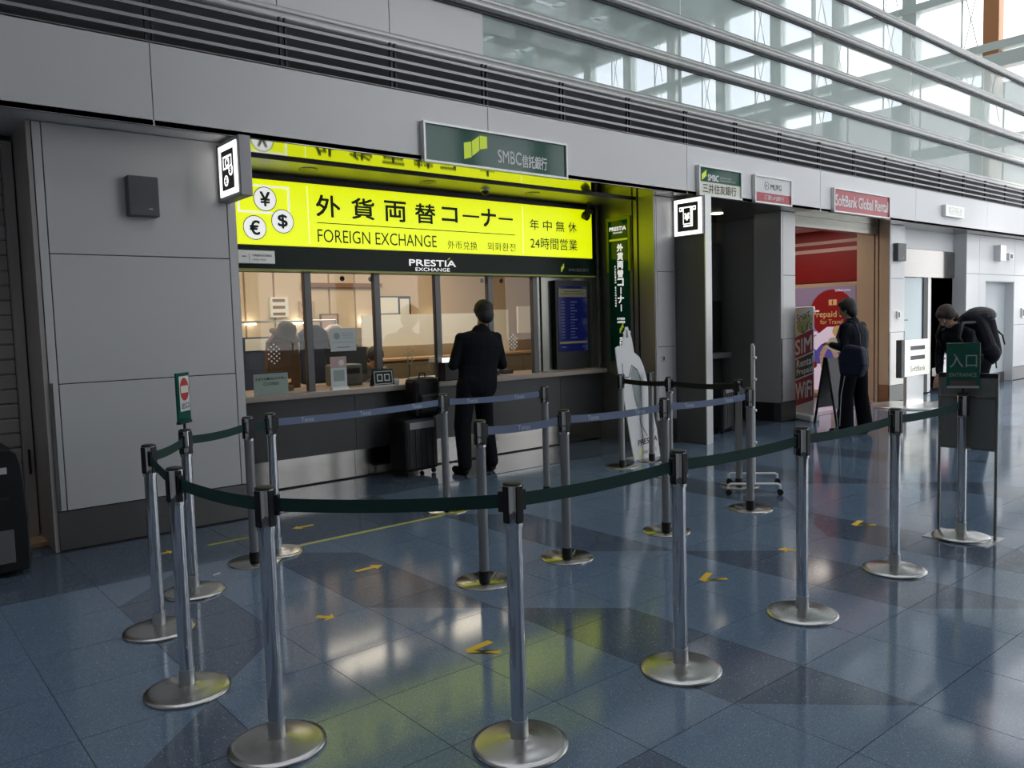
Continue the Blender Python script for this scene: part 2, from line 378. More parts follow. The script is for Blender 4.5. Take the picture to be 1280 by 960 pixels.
# ---------------------------------------------------------------- facade walls
WY = 6.27
wall = struct('wall_back')
def clad(x0, x1, zs, m, parent, base=True, y=WY, trim=()):
    bx('backing', x0+.004, x1-.004, y+.014, y+.12, 0 if base else zs[0], zs[-1], m_joint, parent)
    g = .0035
    segs = [x0]+list(trim)+[x1]
    for a, b in zip(segs[:-1], segs[1:]):
        zz = zs if b-a > .12 else [zs[0], zs[-1]]
        for z0, z1 in zip(zz[:-1], zz[1:]):
            bx('panel', a+g, b-g, y, y+.018, z0+g, z1-g, m, parent, .002)
    if base: bx('skirting', x0, x1, y-.004, y+.012, .012, zs[0]-.004, m_base, parent)
ZS = [.283, 1.17, 2.065, 2.95]
clad(1.09, 2.46, ZS, m_panel, wall, trim=(1.148, 2.389))
clad(7.46, 7.83, ZS, m_panel, wall, trim=(7.50,))
clad(10.15, 10.52, ZS, m_panel, wall, trim=(10.20,))
clad(13.40, 13.93, ZS, m_panelR, wall, trim=(13.44,))
ZR = [.283, 1.17, 2.20, 2.95]
clad(16.50, 17.1, ZR, m_panelR, wall)
clad(17.1, 18.96, [2.2, 2.95], m_panelR, wall, base=False)
bx('panel', 17.1, 17.42, WY, WY+.02, .283, 2.07, m_panelR, wall); bx('panel', 17.1, 18.96, WY, WY+.02, 2.07, 2.197, m_panelR, wall)
for x in (18.96, 21.9, 24.9, 27.9, 30.9): clad(x, min(x+3, 34), ZR, m_panelR, wall)
# solid jambs between the shops
bx('jamb', 1.095, 2.455, WY+.12, 7.2, 0, 2.95, m_panel, wall); bx('jamb_base', 1.088, 1.094, WY+.02, 6.6, .01, .28, m_base, wall)
bx('jamb', 16.5, 17.42, WY+.12, 7.2, 0, 2.95, m_panelR, wall); bx('jamb_face', 16.49, 16.499, WY, 6.52, .0, 2.95, m_panelR, wall)
bx('jamb', 18.96, 34, WY+.12, 7.2, 0, 2.95, m_panelR, wall)
# small edge guards on the corners
for x, y0 in ((1.10, 0), (13.40, 0), (13.93, 0), (10.16, 0)): bx('edge_guard', x-.012, x+.012, WY-.006, WY+.001, .29, 1.18, m_satin, wall)
# soffit under the fascia and the shop roof
sof = struct('ceiling_soffit')
bx('soffit_panel', -1.2, 2.46, 6.0, 7.0, 2.951, 2.99, m_panel, sof)
bx('soffit_panel', 2.46, 7.46, 6.0, 6.545, 2.951, 2.99, m_mirror, sof)
bx('soffit_panel', 7.46, 10.52, 6.0, 7.6, 2.951, 2.99, m_satin, sof)
bx('soffit_panel', 10.52, 13.5, 6.0, 6.45, 2.951, 2.99, m_mirror, sof)
bx('soffit_panel', 13.5, 34, 6.0, 7.2, 2.951, 2.99, m_satin, sof)
bx('shop_roof', -1.2, 34, 6.3, 11.6, 3.56, 3.62, m_ceil, sof)
# fascia panels
fas = struct('trim_1')
xs = [-1.19, 1.803, 4.79, 7.74, 10.72, 13.71, 16.70, 19.7, 22.7, 25.7, 28.7, 31.7, 34]
bx('backing', -1.2, 34, 6.02, 6.1, 2.955, 3.52, m_joint, fas)
for i, (a, b) in enumerate(zip(xs[:-1], xs[1:])):
    bx('panel', a+.003, b-.003, 6.0, 6.03, 2.951, 3.527, m_panel if i < 3 else m_panelR, fas, .002)  # paler colour on right-hand panels copies the daylight brightening along the fascia
# louvre band
lou = struct('trim_2')
bx('backing', -1.2, 34, 6.26, 6.30, 3.53, 3.96, m_louvback, lou); bx('sill', -1.2, 34, 6.0, 6.28, 3.515, 3.53, m_slat, lou)
for z in (3.605, 3.69, 3.775, 3.86):
    for a, b in zip(xs[:-1], xs[1:]):
        MB().prism([(0, 0), (.05, .012), (.05, .036), (0, .024)], (a, 6.06, z), (0, 1, 0), (0, 0, 1), (1, 0, 0), b-a, m_slat).build('slat', lou)
for k in range(-2, 31):
    x = 1.81+k*1.0
    if x > 33.9: break
    for dx in (0, .045): bx('louvre_post', x+dx-.008, x+dx+.008, 6.075, 6.10, 3.53, 3.93, m_dk, lou)
# glazed screen above
scr = struct('window_1')
m_rail = mat('grey_tube_rail', (.42, .42, .41), .35, metal=.6)
def rail(z, r=.042):
    MB().tube([(-1.2, 6.27, z+r*.8), (34, 6.27, z+r*.8)], r*.75, m_rail, 12).build('rail', scr)
    MB().tube([(-1.2, 6.255, z-r*.6), (34, 6.255, z-r*.6)], r*.95, m_rail, 12).build('rail', scr)
    bx('rail_shadow_strip', -1.2, 34, 6.265, 6.30, z-r*2.0, z-r*1.5, m_dk, scr)  # dark strip put in as the shadow line under each rail
rail(4.02, .045)
for z in (4.57, 5.05, 5.63, 6.22): rail(z)
for x in (5.0, 8.05, 11.1, 14.2, 17.3, 20.4, 23.5, 26.6, 29.7, 32.8): MB().tube([(x, 6.33, 4.0), (x, 6.33, 6.25)], .022, m_steelw, 8).build('mullion', scr)
zz = [4.06, 4.57, 5.05, 5.63, 6.22]; gx = [5.0, 8.05, 11.1, 14.2, 17.3, 20.4, 23.5, 26.6, 29.7, 32.8, 34]
for a, b in zip(gx[:-1], gx[1:]):
    for z0, z1 in zip(zz[:-1], zz[1:]):
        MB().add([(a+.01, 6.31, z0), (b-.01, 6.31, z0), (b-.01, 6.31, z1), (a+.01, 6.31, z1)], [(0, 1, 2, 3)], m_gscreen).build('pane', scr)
for x in range(-2, 5):
    a = 4.99-(x+1)*1.05
    for z0, z1 in ((4.06, 6.25),): bx('opaque_panel', a-1.045+1.05, a+1.045, 6.30, 6.33, z0, z1, m_panel, scr) if False else None
for k in range(6):
    b = 4.99-k*1.05; bx('opaque_panel', b-1.045, b-.004, 6.29, 6.32, 4.06, 6.22, m_panel, scr)
# ---------------------------------------------------------------- atrium shell
roof = struct('ceiling')
for k in range(10):
    y = -8+k*5.6
    bx('roof_deck', -6, 34.2, y, y+3.4, 16.9, 17.1, m_roof, roof)
    MB().add([(-6, y+3.4, 17), (34, y+3.4, 17), (34, y+5.6, 17), (-6, y+5.6, 17)], [(0, 1, 2, 3)], m_gwall).build('skylight_pane', roof)
for x in (4, 10, 16, 21, 25, 28.5, 31.5): bx('roof_beam', x-.25, x+.25, -8, 48, 16.0, 16.9, m_roof, roof)
for y in range(-12, 48, 6): bx('roof_purlin', -6, 34, y-.12, y+.12, 16.55, 16.9, m_steelw, roof)
lw = bx('wall_left', -6.2, -6, -8, 48, 0, 17, m_ceil, kind='structure')
bw = struct('wall_front')
bx('panel', -6, 9, -8.2, -8, 0, 17, m_ceil, bw); bx('panel', 9, 34.2, -8.2, -8, 0, .9, m_ceil, bw)  # solid left part of this unseen wall, shaped to dim the left side
for k in range(9):
    x = 9+k*3.0
    if x > 34: break
    bx('column', x-.2, x+.2, -8.1, -7.7, 0, 17, m_steelw, bw)
    MB().add([(x, -8.1, .9), (min(x+3, 34), -8.1, .9), (min(x+3, 34), -8.1, 16.9), (x, -8.1, 16.9)], [(0, 1, 2, 3)], m_gwall).build('pane', bw)
for z in (4.0, 7.6, 10.6, 13.6): bx('transom', 9, 34, -8.1, -7.9, z-.1, z+.1, m_steelw, bw)
rw = struct('wall_right')
COL = [12.1+3.0*k for k in range(-8, 13)]
for y in COL:
    bx('column', 33.75, 34.25, y-.27, y+.27, 0, 17, m_copper if abs(y-12.1) < .1 else m_steelw, rw)
    MB().tube([(33.6, y+.95, 0), (33.6, y+.95, 16.6)], .035, m_steelw, 6).build('mullion', rw)
    for z0, z1 in ((8.4, 10.9), (11.3, 13.5), (13.7, 16.4)):
        for s in (0, 1): MB().tube([(33.5, y+.35+.5*s, z0), (33.5, y+.85-.5*s, z1)], .018, m_steelw, 5).build('brace', rw)
bx('beam', 33.6, 34.3, -8, 48, 10.45, 10.95, m_steelw, rw); bx('beam', 33.7, 34.3, -8, 48, 11.12, 11.42, m_steelw, rw)
bx('beam', 33.7, 34.3, -8, 48, 13.35, 13.65, m_steelw, rw); bx('beam', 33.5, 34.3, -8, 48, 15.9, 17, m_roof, rw)
bx('beam', 33.6, 34.3, -8, 48, 7.6, 7.95, m_steelw, rw)
for k, y in enumerate(COL[:-1]):
    if y > 9: bx('infill_panel', 34.05, 34.15, y+.02, y+2.98, 0, 9.95, m_out, rw); bx('infill_strip', 34.0, 34.04, y+.02, y+2.98, 8.3, 8.5, m_white, rw)
    MB().add([(34.1, y, 0), (34.1, y+3, 0), (34.1, y+3, 16), (34.1, y, 16)], [(0, 1, 2, 3)], m_gwall).build('pane', rw)
bx('ground_outside', 34.3, 140, -90, 140, -.2, -.1, m_out, kind='structure'); bx('ground_outside', -6, 34.3, -90, -8.3, -.2, -.1, m_out, kind='structure')
bx('floor_beyond', -6, 34, 11.6, 48, -.1, 0, m_tile, kind='structure')
bx('wall_far', -6, 34.2, 48, 48.2, 0, 17, m_ceil, kind='structure')
# ---------------------------------------------------------------- left recess with shutter
rec = struct('door_1')
bx('backing', -1.2, 1.09, 6.86, 6.95, 0, 2.951, m_dk, rec)
m_shut = mat('dark_grey_shutter', (.42, .39, .37), .55, metal=.2)
for k in range(24):
    z = .26+k*.108
    MB().prism([(0, 0), (.012, .012), (.012, .095), (0, .105)], (-1.0, 6.86, z), (0, -1, 0), (0, 0, 1), (1, 0, 0), 1.98, m_shut).build('slat', rec)
bx('guide_rail', .985, 1.05, 6.78, 6.88, .0, 2.9, m_shut, rec, .004); bx('jamb_panel', 1.06, 1.089, 6.28, 6.86, .0, 2.951, m_shut, rec)
bx('skirting', -1.2, .98, 6.82, 6.85, 0, .24, m_dk, rec); bx('threshold', -1.2, 1.06, 6.55, 6.86, 0, .03, m_wood, rec)
bx('pull_handle', 1.01, 1.025, 6.76, 6.78, .5, .68, m_blk, rec)
# ---------------------------------------------------------------- exchange booth shell
bx('wall_inner_left', 2.25, 2.45, 7.2, 10.9, 0, 3.2, m_beige, kind='structure'); bx('wall_inner_rear', 2.25, 10.5, 10.8, 10.95, 0, 3.2, m_beige, kind='structure')
bx('ceiling_inner', 2.25, 10.5, 7.3, 10.9, 2.96, 3.0, m_inwh, kind='structure'); bx('wall_inner_right', 10.36, 10.5, 8.2, 10.9, 0, 3.0, m_beige, kind='structure')
bx('wall_inner_side', 7.46, 10.5, 8.05, 8.2, 0, 3.0, m_beige, kind='structure'); bx('wall_inner_return', 7.46, 7.6, 7.25, 8.1, 0, 3.0, m_beige, kind='structure')
bx('floor_booth', 2.3, 10.4, 7.3, 10.8, 0, .01, m_cab, kind='structure')
# recessed ceiling of the opening, left and right linings
bx('soffit_panel', 2.46, 7.46, 6.56, 7.3, 2.935, 2.95, m_lin, sof); bx('soffit_trim', 2.46, 7.46, 6.545, 6.56, 2.93, 2.96, m_dk, sof)
bx('wall_upper_backing', 2.46, 7.46, 7.2, 7.28, 2.04, 2.95, m_dk, kind='structure')
bx('trim_3', 2.452, 2.466, WY+.02, 7.2, 0, 2.95, m_satin, kind='structure')
bt = struct('trim_4')
for a, b in ((WY+.0, 6.50), (6.53, 6.585), (6.61, 7.2)): bx('lining', 7.45, 7.466, a, b, .0, 2.95, m_lin, bt)
bx('lining_groove', 7.462, 7.47, 6.27, 7.2, 0, 2.95, m_blk, bt)
bx('wall_core', 7.47, 7.82, WY+.12, 8.05, 0, 2.95, m_joint, bt)
# right-hand metal bay that carries the rate display
mbay = struct('wall_bay')
bx('metal_bay', 6.395, 7.45, 7.17, 7.199, .91, 2.04, m_satin, mbay); bx('bay_rib', 6.44, 6.52, 7.15, 7.18, .91, 2.04, m_satin, mbay, .003)
bx('bay_rib', 7.36, 7.40, 7.12, 7.18, .91, 2.9, m_satin, mbay, .003)
# ---- counter
ct = thing('service_counter', 'long dark counter with brushed steel kick plate and pale worktop under the glass', 'counter', (4.9, 7.2, 0))
def rel(o, base): o.location = Vector(o.location)-Vector(base); return o
def part(name, base, parent, *a, **k):
    o = bx(name, *a, **k); o.parent = parent; o.location = -Vector(base); return o
cb = (4.9, 7.2, 0)
for a, b in ((2.47, 3.9), (3.905, 5.3), (5.305, 6.7), (6.705, 7.44)):
    part('front_panel', cb, ct, a, b, 7.14, 7.3, .285, .845, m_counter); part('kick_plate', cb, ct, a, b, 7.19, 7.3, .012, .28, m_kick)
part('plinth', cb, ct, 2.47, 7.44, 7.22, 7.3, 0, .012, m_blk)
part('worktop', cb, ct, 2.47, 7.44, 7.05, 7.75, .85, .905, m_wtop, bevel=.008)
# ---- glazed front
gf = thing('teller_window', 'row of clear glass panes in grey mullions above the counter', 'window', (4.4, 7.2, .905)); gb = (4.4, 7.2, .905)
ms = [3.47, 4.225, 4.97, 5.69, 6.36]
for x in ms: part('mullion', gb, gf, x-.035, x+.035, 7.17, 7.23, .905, 2.05, m_dk if False else mat('grey_mullion_%d' % int(x*100), (.11, .11, .115), .35, metal=.4), bevel=.004)
for a, b in zip([2.47]+ms[:-1], ms):
    o = MB().add([(a+.03, 7.2, .93), (b-.03, 7.2, .93), (b-.03, 7.2, 2.05), (a+.03, 7.2, 2.05)], [(0, 1, 2, 3)], m_glass).build('pane', gf); o.location = -Vector(gb)
def holes(cx, cz, label_grp):
    k = MB()
    for i in range(-3, 4):
        for j in range(-4, 5):
            if abs(i)+abs(j)*.7 < 3.7 and (i+j) % 2 == 0:
                for kk in (0,): k.tube([(cx+i*.026, 7.196, cz+j*.022), (cx+i*.026, 7.188, cz+j*.022)], .0075, m_alu, 8)
    o = k.build('speak_grille', gf, kind='stuff'); o.location = -Vector(gb)
holes(3.11, 1.28, 0); holes(4.60, 1.20, 0); holes(6.02, 1.28, 0)
# ---------------------------------------------------------------- yellow sign
s1 = thing('lightbox_sign', 'long backlit yellow sign with green lettering above the glass counter', 'sign', (5.0, 7.1, 2.27)); b1 = (5.0, 7.1, 2.27)
part('housing', b1, s1, 2.50, 7.27, 7.102, 7.2, 2.262, 2.885, m_blk); part('face_panel', b1, s1, 2.505, 7.252, 7.09, 7.102, 2.275, 2.862, m_yel)
p = front(7.09, b1)
p.frame(2.80, 3.29, 2.555, 2.81, .018, m_whitel, .001)
for (a, b, ch) in ((3.054, 2.686, '¥'), (3.213, 2.495, '$'), (2.946, 2.425, '€')):
    p.disc(a, b, .110, m_ink, .0015); p.disc(a, b, .103, m_whitel, .002); p.text(ch, a-.045, a+.045, b-.062, b+.062, m_ink, .02, .0026)
p.rect(3.468, 3.473, 2.30, 2.84, m_whitel, .001); p.rect(6.126, 6.131, 2.30, 2.84, m_whitel, .001)
cx = [3.555, 3.93, 4.30, 4.665]
for x, ch in zip(cx, '外貨両替'): p.text(ch, x, x+.25, 2.566, 2.765, m_ink, .018)
for x, ch, w, h in ((5.0, 'コ', .2, .15), (5.29, 'ー', .24, .04), (5.53, 'ナ', .2, .19), (5.79, 'ー', .22, .04)):
    if ch == 'ー': p.rect(x-.02, x+w-.03, 2.665, 2.687, m_ink, .002)
    else: p.text(ch, x, x+w, 2.675-h/2, 2.675+h/2, m_ink, .022)
p.rect(3.55, 6.01, 2.500, 2.508, m_ink, .0015)
p.text('FOREIGN EXCHANGE', 3.556, 4.92, 2.322, 2.445, m_ink, .0)
p.text('外币兑换', 5.06, 5.46, 2.312, 2.405, m_ink, .0); p.text('외화환전', 5.60, 6.01, 2.316, 2.408, m_ink, .0)
for x, ch in zip((6.235, 6.44, 6.645, 6.85), '年中無休'): p.text(ch, x, x+.14, 2.575, 2.70, m_ink, .008)
p.text('24時間営業', 6.237, 6.995, 2.36, 2.495, m_ink, .006)
p.build('lettering', s1)
s2 = thing('name_band', 'dark green gloss band with white name lettering under the yellow sign', 'sign', (5, 7.1, 2.05)); b2 = (5, 7.1, 2.05)
part('band_panel', b2, s2, 2.47, 7.30, 7.10, 7.199, 2.06, 2.258, m_greend); part('lime_edge', b2, s2, 2.47, 7.30, 7.085, 7.199, 2.042, 2.06, mat('lime_edge', (.35, .40, .03), .3))
p = front(7.10, b2); p.text('PRESTIA', 4.575, 5.165, 2.125, 2.19, m_whitel, .018); p.poly([(5.055, 2.196), (5.085, 2.222), (5.098, 2.216), (5.068, 2.196)], m_lime, .002)
p.text('EXCHANGE', 4.65, 5.085, 2.072, 2.108, m_whitel, .006)
for k in range(3): p.poly([(6.725+k*.017, 2.10+k*.02), (6.740+k*.017, 2.105+k*.02), (6.740+k*.017, 2.16+k*.02), (6.725+k*.017, 2.155+k*.02)], m_lime, .002)
p.text('SMBC信託銀行', 6.85, 7.19, 2.11, 2.15, mat('grey_print', (.18, .2, .2), .5), .01); p.build('lettering', s2)
s3 = thing('metal_plaque', 'small silver plaque with exchange lettering on the green band beside grey wall', 'sign', (2.9, 7.05, 2.1)); b3 = (2.9, 7.05, 2.1)
part('plate', b3, s3, 2.50, 3.11, 7.06, 7.1, 2.10, 2.222, m_aluw, bevel=.006)
p = front(7.06, b3); p.text('FOREIGN EXCHANGE', 2.90, 3.08, 2.165, 2.185, m_inkb, .0); p.text('外貨両替  外币兑换', 2.90, 3.02, 2.128, 2.145, m_inkb, .0); p.rect(2.865, 2.868, 2.12, 2.20, m_inkb)
p.rect(2.8, 2.84, 2.16, 2.168, m_inkb); p.build('lettering', s3)
# downlights and cameras in the opening
for i, (x, lab) in enumerate(((3.35, 'recessed round downlight above the left of the yellow sign'), (4.64, 'recessed round downlight above the middle of the yellow sign'), (6.03, 'recessed round downlight above the right of the yellow sign'))):
    o = MB().lathe([(.085, 2.935), (.085, 2.928), (.06, 2.931), (.055, 2.9345)], m_satin, n=24).build('downlight'); o.location = (x, 6.80, 0); tag(o, lab, 'light', 'downlights in the opening ceiling')
o = thing('dome_camera', 'small black dome camera on the ceiling above the yellow sign', 'camera', (5.40, 6.85, 2.935))
MB().lathe([(.055, 0), (.055, -.018), (.045, -.022)], m_aluw, n=20).build('mount', o); MB().lathe([(.042, -.02), (.038, -.045), (.022, -.062), (.0, -.067)], m_blk, n=20).build('dome', o)
o = thing('bracket_camera', 'black security camera on a bracket in the corner right of the yellow sign', 'camera', (7.12, 7.0, 2.935))
MB().tube([(0, 0, 0), (0, 0, -.09)], .012, m_blk).lathe([(.04, 0), (.04, -.01)], m_blk, n=16).build('bracket', o)
MB().tube([(-.10, -.06, -.11), (.08, .04, -.10)], .028, m_blk).build('camera_body', o); MB().tube([(-.03, .06, -.14), (-.02, 0, -.17)], .05, m_blk, 14).build('lamp_head', o)
# lit vertical sign on the right reveal
s4 = thing('vertical_sign', 'tall narrow dark green sign with white vertical lettering on the steel reveal', 'sign', (7.44, 6.82, 1.0)); b4 = (7.44, 6.82, 1.0)
part('panel', b4, s4, 7.435, 7.45, 6.66, 6.98, 1.0, 2.72, m_greens)
part('frame', b4, s4, 7.430, 7.45, 6.625, 6.66, 2.1, 2.76, mat('lime_trim', (.45, .52, .02), .25)); part('frame', b4, s4, 7.430, 7.45, 6.98, 7.015, 2.1, 2.76, MATS['lime_trim'])
part('frame', b4, s4, 7.430, 7.45, 6.66, 6.98, 2.72, 2.76, MATS['lime_trim'])
p = Print(Vector((7.435, 0, 0))-Vector(b4), (0, -1, 0), (0, 0, 1), (-1, 0, 0))
p.text('PRESTIA', -6.96, -6.69, 2.60, 2.645, m_whitel, .03); p.text('EXCHANGE', -6.90, -6.75, 2.565, 2.582, m_whitel, .02); p.rect(-6.97, -6.67, 2.475, 2.50, m_lime)
for k, ch in enumerate('外貨両替コーナー'):
    z = 2.345-k*.105
    if ch == 'ー': p.rect(-6.795, -6.78, z, z+.085, m_whitel, .002)
    else: p.text(ch, -6.84, -6.745, z, z+.088, m_whitel, .03)
for k, ch in enumerate('FOREIGN EXCHANGE'):
    if ch != ' ': p.text(ch, -6.885, -6.865, 2.15-k*.032, 2.172-k*.032, m_whitel, .02)
p.text('年中無休', -6.86, -6.73, 1.505, 1.535, m_whitel, .02); p.text('24時間営業', -6.86, -6.73, 1.465, 1.493, m_whitel, .02)
for k in range(3): p.poly([(-6.82+k*.022, 1.34+k*.03), (-6.80+k*.022, 1.35+k*.03), (-6.80+k*.022, 1.41+k*.03), (-6.82+k*.022, 1.40+k*.03)], m_lime, .002)
for k, ch in enumerate('SMBC信託銀行'): p.text(ch, -6.82, -6.77, 1.29-k*.05-.04, 1.29-k*.05, m_whitel, .02)
p.build('lettering', s4)
# rate display
s5 = thing('rate_display', 'tall dark screen with blue rate table on the steel bay right of the counter', 'screen', (6.9, 7.1, .93)); b5 = (6.9, 7.1, .93)
part('bezel', b5, s5, 6.62, 7.20, 7.10, 7.168, .93, 2.0, m_blk, bevel=.006); part('display_panel', b5, s5, 6.66, 7.15, 7.094, 7.1, 1.14, 1.93, m_screen)
p = front(7.094, b5); p.rect(6.67, 7.14, 1.80, 1.90, m_scry)
p.rect(6.70, 7.11, 1.835, 1.842, m_inkb, .002); p.rect(6.76, 7.05, 1.862, 1.870, m_inkb, .002)
for k in range(13):
    z = 1.735-k*.036
    p.rect(6.70, 6.76, z, z+.010, m_scrt); p.rect(6.86, 6.93, z, z+.008, m_scrt) if k % 3 else p.rect(6.86, 6.97, z, z+.010, m_scrt)
p.rect(6.67, 7.14, 1.235, 1.262, m_scry); p.rect(6.70, 6.78, 1.19, 1.20, m_scrt); p.rect(7.05, 7.11, 1.19, 1.20, m_scrt); p.build('display_table', s5)
# ---------------------------------------------------------------- blade signs
def pict_money(p, a0, a1, b0, b1):   # banknote + coins, reads from the left
    w = a1-a0; h = b1-b0
    p.rect(a0, a1, b0, b1, m_dk, .001); p.frame(a0+w*.14, a0+w*.86, b0+h*.52, b0+h*.86, w*.06, m_lbox, .002)
    for a, b, ch in ((.5, .69, '¥'), (.76, .46, '$'), (.36, .23, '€')):
        p.disc(a0+w*a, b0+h*b, w*.17, m_lbox, .003); p.text(ch, a0+w*(a-.09), a0+w*(a+.09), b0+h*b-w*.11, b0+h*b+w*.11, m_dk, .03, .004)
s6 = thing('projecting_lightbox', 'tall lit projecting sign with banknote and coins pictogram on the grey wall', 'sign', (2.37, 6.27, 2.5)); b6 = (2.37, 6.27, 2.5)
part('housing', b6, s6, 2.328, 2.42, 5.82, 6.27, 2.49, 2.925, m_slat, bevel=.006)
part('face_panel', b6, s6, 2.322, 2.33, 5.86, 6.21, 2.52, 2.895, m_lbox); part('face_panel', b6, s6, 2.418, 2.424, 5.86, 6.21, 2.52, 2.895, m_lbox)
p = Print(Vector((2.322, 0, 0))-Vector(b6), (0, -1, 0), (0, 0, 1), (-1, 0, 0)); pict_money(p, -6.155, -5.915, 2.56, 2.85); p.build('pictogram', s6)
s7 = thing('atm_fin', 'slim grey steel fin wall standing out beside the cash machine alcove', 'partition', (7.89, 6.05, 0)); b7 = (7.89, 6.05, 0)
part('fin_panel', b7, s7, 7.836, 7.944, 5.835, WY, .012, 2.92, mat('fin_dark_grey', (.11, .11, .108), .45, metal=.1)); part('end_cap', b7, s7, 7.832, 7.95, 5.82, 5.836, .0, 2.93, m_aluw)
s8 = thing('projecting_lightbox', 'square lit projecting sign with banknote slot pictogram beside the cash machine alcove', 'sign', (7.83, 6.05, 2.46)); b8 = (7.83, 6.05, 2.46)
part('housing', b8, s8, 7.80, 7.832, 5.83, 6.25, 2.475, 2.915, m_slat, bevel=.004); part('face_panel', b8, s8, 7.794, 7.802, 5.84, 6.24, 2.485, 2.905, m_lbox)
p = Print(Vector((7.794, 0, 0))-Vector(b8), (0, -1, 0), (0, 0, 1), (-1, 0, 0))
p.rect(-6.19, -5.89, 2.53, 2.86, m_dk); p.rect(-6.16, -5.92, 2.765, 2.815, m_lbox, .002); p.disc(-6.14, 2.79, .012, m_dk, .003); p.disc(-5.94, 2.79, .012, m_dk, .003)
p.rect(-6.10, -5.965, 2.58, 2.80, m_lbox, .003); p.rect(-6.115, -5.98, 2.60, 2.78, m_dk, .0035); p.rect(-6.105, -5.99, 2.61, 2.80, m_lbox, .004); p.rect(-6.095, -6.0, 2.62, 2.80, m_dk, .0045); p.text('¥', -6.08, -6.015, 2.66, 2.735, m_lbox, .05, .005)
p.build('pictogram', s8)
# ---------------------------------------------------------------- fascia signs
def fsign(name, label, x0, x1, z0, z1, y=5.965):
    b = ((x0+x1)/2, 6.0, z0); s = thing(name, label, 'sign', b)
    for a in ((x0, x1, z0, z0+.022), (x0, x1, z1-.022, z1), (x0, x0+.022, z0+.022, z1-.022), (x1-.022, x1, z0+.022, z1-.022)): part('frame', b, s, a[0], a[1], y-.018, 5.999, a[2], a[3], m_aluw, bevel=.003)
    return s, b
s, b = fsign('wall_sign', 'long green gloss bank sign in silver frame on the fascia above the yellow sign', 4.03, 5.765, 2.93, 3.285)
part('face_panel', b, s, 4.05, 5.745, 5.965, 5.998, 2.95, 3.265, m_greens); p = front(5.965, b)
for k in range(3): p.poly([(4.475+k*.092, 3.0+(0, .035, .105)[k]), (4.56+k*.092, 3.0+(.0+.025, .095, .125)[k]), (4.56+k*.092, 3.165+(.01, .07, .075)[k]-.01), (4.475+k*.092, 3.145+(0, .025, .085)[k])], m_lime, .002)
p.text('SMBC', 4.87, 5.16, 3.01, 3.13, m_white, .006); p.text('信託銀行', 5.17, 5.49, 2.995, 3.115, m_white, .015); p.build('lettering', s)
s, b = fsign('wall_sign', 'small bank sign, dark green top and cream bottom, on the fascia over the alcove', 7.905, 8.77, 2.945, 3.30)
part('face_panel', b, s, 7.925, 8.75, 5.965, 5.998, 2.965, 3.115, m_cream); part('face_panel', b, s, 7.925, 8.75, 5.965, 5.998, 3.115, 3.28, m_greens); p = front(5.965, b)
for k in range(3): p.poly([(7.97+k*.03, 3.13+k*.02), (8.0+k*.03, 3.14+k*.02), (8.0+k*.03, 3.21+k*.022), (7.97+k*.03, 3.20+k*.02)], m_lime, .002)
p.text('SMBC', 8.09, 8.30, 3.135, 3.205, m_white, .03); p.text('SUMITOMO MITSUI', 8.33, 8.56, 3.175, 3.193, m_white, .0); p.text('BANKING CORPORATION', 8.33, 8.64, 3.143, 3.160, m_white, .0)
p.text('三井住友銀行', 7.99, 8.66, 2.985, 3.095, m_inkb, .006); p.build('lettering', s)
s, b = fsign('wall_sign', 'small white and red bank sign on the fascia over the alcove', 9.05, 9.91, 2.945, 3.30)
part('face_panel', b, s, 9.07, 9.89, 5.965, 5.998, 3.085, 3.28, m_panelR); part('face_panel', b, s, 9.07, 9.89, 5.965, 5.998, 2.965, 3.085, m_red); p = front(5.965, b)
p.disc(9.33, 3.175, .05, m_dk, .0015, ry=.058); p.disc(9.33, 3.175, .038, m_panelR, .002, ry=.045); p.rect(9.318, 9.342, 3.11, 3.24, m_panelR, .0025); p.disc(9.33, 3.175, .012, m_dk, .003, ry=.02)
p.text('MUFG', 9.42, 9.67, 3.135, 3.205, m_dk, .01); p.text('三菱UFJ銀行', 9.27, 9.73, 2.99, 3.06, m_white, .006); p.build('lettering', s)
s, b = fsign('wall_sign', 'muted red shop sign with white lettering on the fascia over the red shop', 11.01, 12.71, 2.955, 3.30)
part('face_panel', b, s, 11.03, 12.69, 5.965, 5.998, 2.98, 3.28, m_red); p = front(5.965, b); p.text('SoftBank Global Rental', 11.07, 12.66, 3.05, 3.21, m_white, .012); p.build('lettering', s)
s = thing('small_sign_box', 'small grey sign box sticking out of the bright right fascia', 'sign', (15.1, 6.0, 3.12)); b = (15.1, 6.0, 3.12)
part('housing', b, s, 14.70, 15.47, 5.93, 6.0, 3.125, 3.32, m_alu, bevel=.004); p = front(5.93, b)
for k in range(4): p.frame(14.82+k*.15, 14.92+k*.15, 3.16, 3.285, .022, m_cream); p.rect(14.83+k*.15, 14.91+k*.15, 3.212, 3.23, m_cream)
p.build('lettering', s)
def wallbox(x0, x1, z0, z1, label):
    b = ((x0+x1)/2, WY, z0); s = thing('wall_speaker', label, 'speaker', b)
    part('housing', b, s, x0, x1, WY-.085, WY, z0, z1, m_box, bevel=.008); part('badge', b, s, (x0+x1)/2+.03, (x0+x1)/2+.055, WY-.088, WY-.084, z0+.05, z0+.056, m_aluw)
    for k in range(9): part('grille_slot', b, s, x0+.012, x1-.012, WY-.0865, WY-.084, z0+.07+k*(z1-z0-.09)/9, z0+.072+k*(z1-z0-.09)/9, m_box)
wallbox(1.655, 1.865, 2.345, 2.63, 'flat dark grey speaker box on the large grey wall panel'); wallbox(13.50, 13.80, 2.35, 2.64, 'flat grey speaker box on the narrow bright column by the sliding door')
